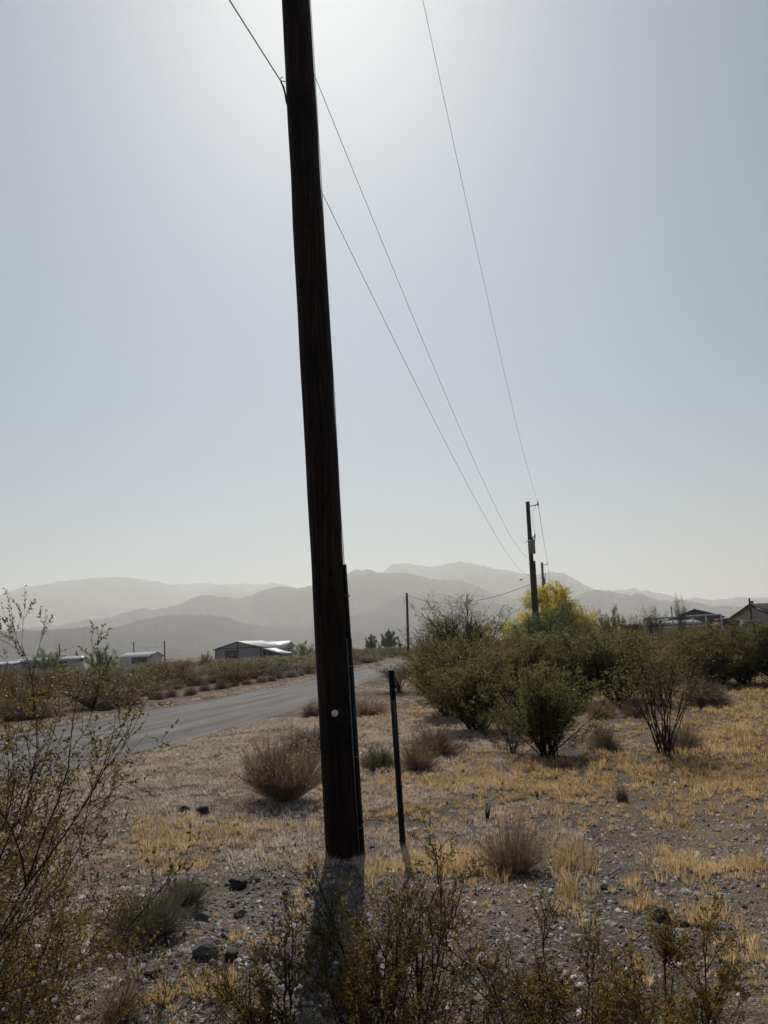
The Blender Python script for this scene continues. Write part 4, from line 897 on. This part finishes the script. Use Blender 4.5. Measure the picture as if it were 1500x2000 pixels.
# ------------------------------------------------------------ rocks, stick
def rock(name, px, by, wpx, hr_, m, label, seed, group=None):
    p = g(px, by); d = math.hypot(p[0], p[1]); r = wpx * math.hypot(d, H) / F / 2
    import bmesh
    bm = bmesh.new(); bmesh.ops.create_icosphere(bm, subdivisions=3, radius=1)
    rng = np.random.default_rng(seed); pl = unit(rng.normal(0, 1, (11, 3))); pd_ = rng.uniform(.55, .9, 11)
    for v_ in bm.verts:
        c = np.array(v_.co)
        for a, b in zip(pl, pd_):
            s = c @ a
            if s > b: c = c - a * (s - b)
        c = c * (1 + .04 * float(vnoise(c[0] * 4 + 9, c[1] * 4 + c[2] * 3, seed))); v_.co = (c[0] * r * 1.15, c[1] * r * .95, c[2] * r * hr_ * 1.2)
    me = bpy.data.meshes.new(name); bm.to_mesh(me); bm.free(); me.materials.append(m)
    o = bpy.data.objects.new(name, me); C.objects.link(o); o.location = (float(p[0]), float(p[1]), float(p[2]) + r * hr_ * .55); o.rotation_euler = (0, 0, seed * 1.3)
    return tag(o, label, 'rock', group)
rock('rock', 1291, 1800, 31, .85, M['rock_dark'], 'nearly black rock sitting alone on the gravel at lower right', 1)
for i, (px, by, w_, hh, lab) in enumerate([(402, 1868, 42, .7, 'pale angular rock in the rock pile near the grey-green shrub'), (452, 1872, 26, .7, 'small dark rock right of the pale angular one'),
        (464, 1732, 34, .6, 'flat dark rock on the gravel left of the big pole'), (497, 1722, 20, .6, 'small pointed rock next to the flat dark one'), (395, 1800, 30, .6, 'grey rock right of the grey-green shrub'),
        (470, 1790, 22, .6, 'half buried rock midway between shrub and big pole'), (1333, 1806, 22, .5, 'low grey stone right of the black rock'), (296, 1900, 34, .6, 'grey rock below the grey-green shrub'),
        (1183, 1735, 18, .5, 'small grey stone amid golden tufts'), (395, 1590, 26, .7, 'dark rock in the grass between road and big shrub'), (358, 1588, 24, .6, 'greenish dark rock in the grass nearer the close creosote')]):
    rock('rock', px, by, w_, hh, M['rock_dark' if i in (1, 2, 9, 10) else 'rock_grey'], lab, i + 2, 'rocks on the near gravel')
a = g(322, 1830); b = g(350, 1808); mb = MB(); mb.tube([a + [0, 0, .012], (a + b) / 2 + [0, 0, .022], b + [0, 0, .028]], [.008, .010, .007], 7); tag(mb.build('dead_stick', M['deadwood']), 'short bleached stick lying by the grey-green shrub', 'stick')
a = g(1080, 1500); 
# small dead weed spikes in the grass
def weed(px, by, ty, label, seed):
    h_, d_, p_ = top_h(px, by, ty); rng = np.random.default_rng(seed); mb = MB()
    P = grow(np.zeros((9, 3)), np.stack([rng.normal(0, .25, 9), rng.normal(0, .25, 9), np.ones(9)], -1), h_ * rng.uniform(.5, 1, 9), 5, .12, .05, rng)
    V, Q = tubes(P, np.linspace(.006, .002, 5)[None] * np.ones((9, 1)), 4); mb.add(V, Q); o = mb.build('dead_weed', M['stem']); fit(o, p_); tag(o, label, 'weed', 'dead weeds in the grass')
for i, (px, by, ty, lab) in enumerate([(952, 1605, 1568, 'thin dark dead weed right of the steel post'), (981, 1540, 1518, 'short dark dead weed below the thicket'), (905, 1512, 1498, 'tiny dead weed near the round grey-brown shrub'), (1050, 1560, 1541, 'squat dark dead weed in the golden grass'), (759, 1512, 1490, 'small dead weed left of the steel post')]): weed(px, by, ty, lab, 600 + i)

# ------------------------------------------------------------ grass and gravel (uncountable)
def tufts(name, spots, m, label, nb, h, seed, rad_=.045, blade=.0026):
    """spots (k,3): x, y, scale -> one mesh of bent tapering blades"""
    rng = np.random.default_rng(seed); S = np.asarray(spots); k = len(S)
    idx = np.repeat(np.arange(k), nb); n = len(idx); s = S[idx, 2]
    az = rng.uniform(0, 6.283, n); ro = rad_ * np.sqrt(rng.uniform(0, 1, n)) * s
    x = S[idx, 0] + np.cos(az) * ro; y = S[idx, 1] + np.sin(az) * ro
    zb = gz(S[:, 0], S[:, 1])[idx] - .004
    L = h * s * (.35 + .75 * rng.uniform(0, 1, n) ** .8) * (1.05 - .45 * (ro / (rad_ * s)) ** 2); le = rng.uniform(.05, .75, n); a2 = az + rng.normal(0, .5, n)
    d0 = np.stack([np.cos(a2) * le * .6, np.sin(a2) * le * .6, np.ones(n)], -1); d0 = unit(d0)
    d1 = unit(d0 + np.stack([np.cos(a2) * le, np.sin(a2) * le, -.25 * le], -1))
    B = np.stack([x, y, zb], -1); Mi = B + d0 * (L * .55)[:, None]; T = Mi + d1 * (L * .45)[:, None]
    wd = unit(np.cross(d0, unit(rng.normal(0, 1, (n, 3))))) * (blade * np.maximum(1, np.hypot(x, y) / 6) * rng.uniform(.6, 1.2, n))[:, None]
    V = np.stack([B - wd, B + wd, Mi + wd * .8, Mi - wd * .8, T], 1).reshape(-1, 3); o = np.arange(n)[:, None] * 5
    Q = o + np.array([0, 1, 2, 3]); T_ = o + np.array([3, 2, 4])
    return tag(mesh_obj(name, V, [Q, T_], m), label, kind='stuff')
def patch(el, seed):
    rng = np.random.default_rng(seed); out_ = []
    for cx, cy, rx, ry, n, s in el:
        for _ in range(n):
            px, py = cx + rng.normal() * rx * .62, cy + rng.normal() * ry * .70
            x, y = flat(px, max(py, 1300)); out_.append((x, y, s * rng.uniform(.55, 1.35)))
    return out_
def wild(x0, x1, y0, y1, n, s, thr, sc_, seed, roadm=.35):
    rng = np.random.default_rng(seed); x = rng.uniform(x0, x1, n); y = rng.uniform(y0, y1, n)
    v = vnoise(x / sc_, y / sc_, seed) * .7 + vnoise(x / sc_ * 2.7, y / sc_ * 2.7, seed + 1) * .3
    k = (v > thr) & (road_dist(x, y) > roadm); return list(zip(x[k], y[k], s * rng.uniform(.5, 1.3, k.sum())))
gold = patch([(900, 1530, 170, 14, 130, 1.0), (1180, 1500, 320, 26, 330, 1.1), (1420, 1445, 110, 28, 240, 1.2), (1440, 1375, 100, 34, 200, 1.3), (1430, 1530, 110, 24, 150, 1.0), (1060, 1545, 160, 16, 120, 1.0),
              (800, 1590, 90, 10, 40, .8), (870, 1690, 75, 24, 60, 1.3), (940, 1715, 60, 22, 30, 1.2), (1115, 1680, 38, 24, 26, 1.2), (1120, 1760, 30, 34, 22, 1.2), (1320, 1690, 45, 24, 26, 1.1), (1380, 1715, 60, 18, 20, 1.0),
              (1260, 1775, 40, 14, 12, .9), (1380, 1800, 50, 26, 26, 1.0), (1470, 1705, 40, 22, 18, 1.0), (1235, 1730, 18, 14, 6, 1.0), (1320, 1615, 30, 14, 8, .9), (1100, 1600, 220, 26, 40, .7), (1400, 1600, 100, 28, 26, .8),
              (330, 1690, 60, 14, 40, 1.0), (430, 1645, 80, 12, 46, .9), (370, 1620, 80, 20, 46, .9), (330, 1650, 70, 20, 46, 1.0), (480, 1620, 60, 10, 20, .8), (600, 1700, 30, 20, 8, .8), (780, 1700, 50, 16, 18, 1.0),
              (410, 1955, 50, 16, 26, .9), (320, 1975, 40, 14, 14, .9), (250, 1865, 60, 12, 16, .8), (1450, 1870, 50, 30, 14, .9), (720, 1720, 26, 30, 12, 1.0), (590, 1790, 30, 40, 8, .7), (1230, 1905, 40, 20, 7, .8), (480, 1860, 40, 12, 6, .7)], 1)
gold += wild(-1.2, 9, 2.6, 10, 900, .42, -.4, .8, 26) + wild(-2, 18, 8, 22, 2600, .55, -.4, 1.0, 27) + wild(-1.2, 9, 3.2, 9, 420, .7, .28, 1.1, 21) + wild(-1, 14, 7, 20, 2600, 1.0, .05, 1.7, 22) + wild(2, 26, 16, 30, 1500, 1.3, .0, 2.4, 23) + wild(-6, -1, 3, 8, 160, .7, .2, .9, 24) + wild(-5, 6, 1.2, 3.6, 160, .6, .2, .7, 25)
tufts('dry_grass', gold, M['straw'], 'golden dry grass tufts on the gravel', 34, .10, 5, .038, .0024)
pale = wild(-6.8, 1.5, 6, 19, 12000, .85, -.40, 1.3, 31, .05) + wild(-3.5, 4, 12, 32, 2200, .9, -.15, 1.8, 33, .15) + wild(-5.5, -.6, 3.4, 7, 500, .6, -.1, .8, 34)
far_v = []
rg = np.random.default_rng(44)
for i in range(6, len(RF) - 8):                      # fringe on both road edges
    d = (RF[i] - RN[i]); d /= np.linalg.norm(d); seg = np.linalg.norm(RF[i + 1] - RF[i]); kk = int(min(80, 14 * seg))
    for _ in range(kk):
        u_ = rg.uniform(0, 1); p = RF[i] * (1 - u_) + RF[i + 1] * u_ + d * abs(rg.normal(.25, .55)); far_v.append((p[0], p[1], rg.uniform(.7, 1.5)))
tufts('verge_grass', pale + [p for p in far_v], M['pale_straw'], 'pale pinkish dry grass on the road verges', 26, .085, 6, .055, .0024)
tufts('ground_litter', wild(-6, 9, 1.2, 9, 6500, .5, -.45, .5, 51) + wild(-3, 16, 8, 18, 2200, .55, -.3, .8, 52), M['pale_straw'], 'short dead stalks and litter on the gravel', 12, .05, 7, .07, .0022)

def gravel(name, n, x0, x1, y0, y1, smin, smax, m, seed, label):
    rng = np.random.default_rng(seed)
    base = unit(np.array([(1, 0, .1), (.4, .9, 0), (-.6, .8, .1), (-1, -.1, 0), (-.4, -.9, .1), (.5, -.8, 0), (.3, .2, .9), (-.4, -.1, .8), (.1, -.4, .75)], float))
    F_ = [(0, 1, 6), (1, 2, 6), (2, 7, 6), (2, 3, 7), (3, 4, 7), (4, 8, 7), (4, 5, 8), (5, 0, 8), (0, 6, 8), (6, 7, 8)]
    # density falls with distance like perspective wants it
    u = rng.uniform(0, 1, n); y = y0 * (y1 / y0) ** u; x = rng.uniform(x0, x1, n) * y; z = gz(x, y)
    keep = (road_dist(x, y) > .15) & ((vnoise(x / 1.2, y / 1.2, seed) + rng.normal(0, .4, n)) > -.45); x, y, z = x[keep], y[keep], z[keep]; n = len(x)
    s = smin * (smax / smin) ** (rng.uniform(0, 1, n) ** 2.6)
    B = base[None] * rng.uniform(.6, 1.25, (n, 9, 1)) * np.stack([np.ones(n), rng.uniform(.5, .9, n), rng.uniform(.3, .85, n)], -1)[:, None]
    a = rng.uniform(0, 6.28, n); c_, s_ = np.cos(a)[:, None], np.sin(a)[:, None]
    ti = rng.normal(0, .25, (n, 1))
    X = B[..., 0] * c_ - B[..., 1] * s_; Y = B[..., 0] * s_ + B[..., 1] * c_; Z = B[..., 2] + X * ti
    V = np.stack([X, Y, Z], -1) * s[:, None, None] + np.stack([x, y, z], -1)[:, None]
    T = (np.arange(n)[:, None, None] * 9 + np.array(F_)[None]).reshape(-1, 3)
    tag(mesh_obj(name, V.reshape(-1, 3), T, m), label, kind='stuff')
def gravel_mat():
    m, t, out = mat('gravel_stones'); L = t.links.new
    gi = N(t, 'ShaderNodeNewGeometry'); r = ramp(t, gi.outputs['Random Per Island'], [(0, (.035, .031, .031)), (.35, (.080, .069, .063)), (.65, (.155, .130, .112)), (.88, (.27, .225, .185)), (.97, (.52, .47, .41))])
    b = N(t, 'ShaderNodeBsdfPrincipled', Roughness=.75); L(r.outputs[0], b.inputs['Base Color']); L(b.outputs[0], out.inputs[0]); return m
M['gravel'] = gravel_mat()
M['slate'] = simple('slate_chips', [(.3, (.035, .033, .036)), (.55, (.085, .078, .076)), (.75, (.20, .18, .165))], 9, .6, .3, 60)
gravel('gravel', 110000, -.75, .75, 1.6, 18, .006, .030, M['gravel'], 71, 'loose grey gravel scattered over the ground')

gravel('slate_chips', 3600, -.34, -.02, 3.1, 8.0, .009, .042, M['slate'], 72, 'broken slaty chips on the hump left of the big pole')
gravel('slate_chips', 2400, .05, .62, 2.6, 9.0, .010, .036, M['gravel'], 73, 'scattered broader stone chips on the right hand gravel')
for o in [o for o in bpy.data.objects if o.type == 'EMPTY' and not o.children]: bpy.data.objects.remove(o)
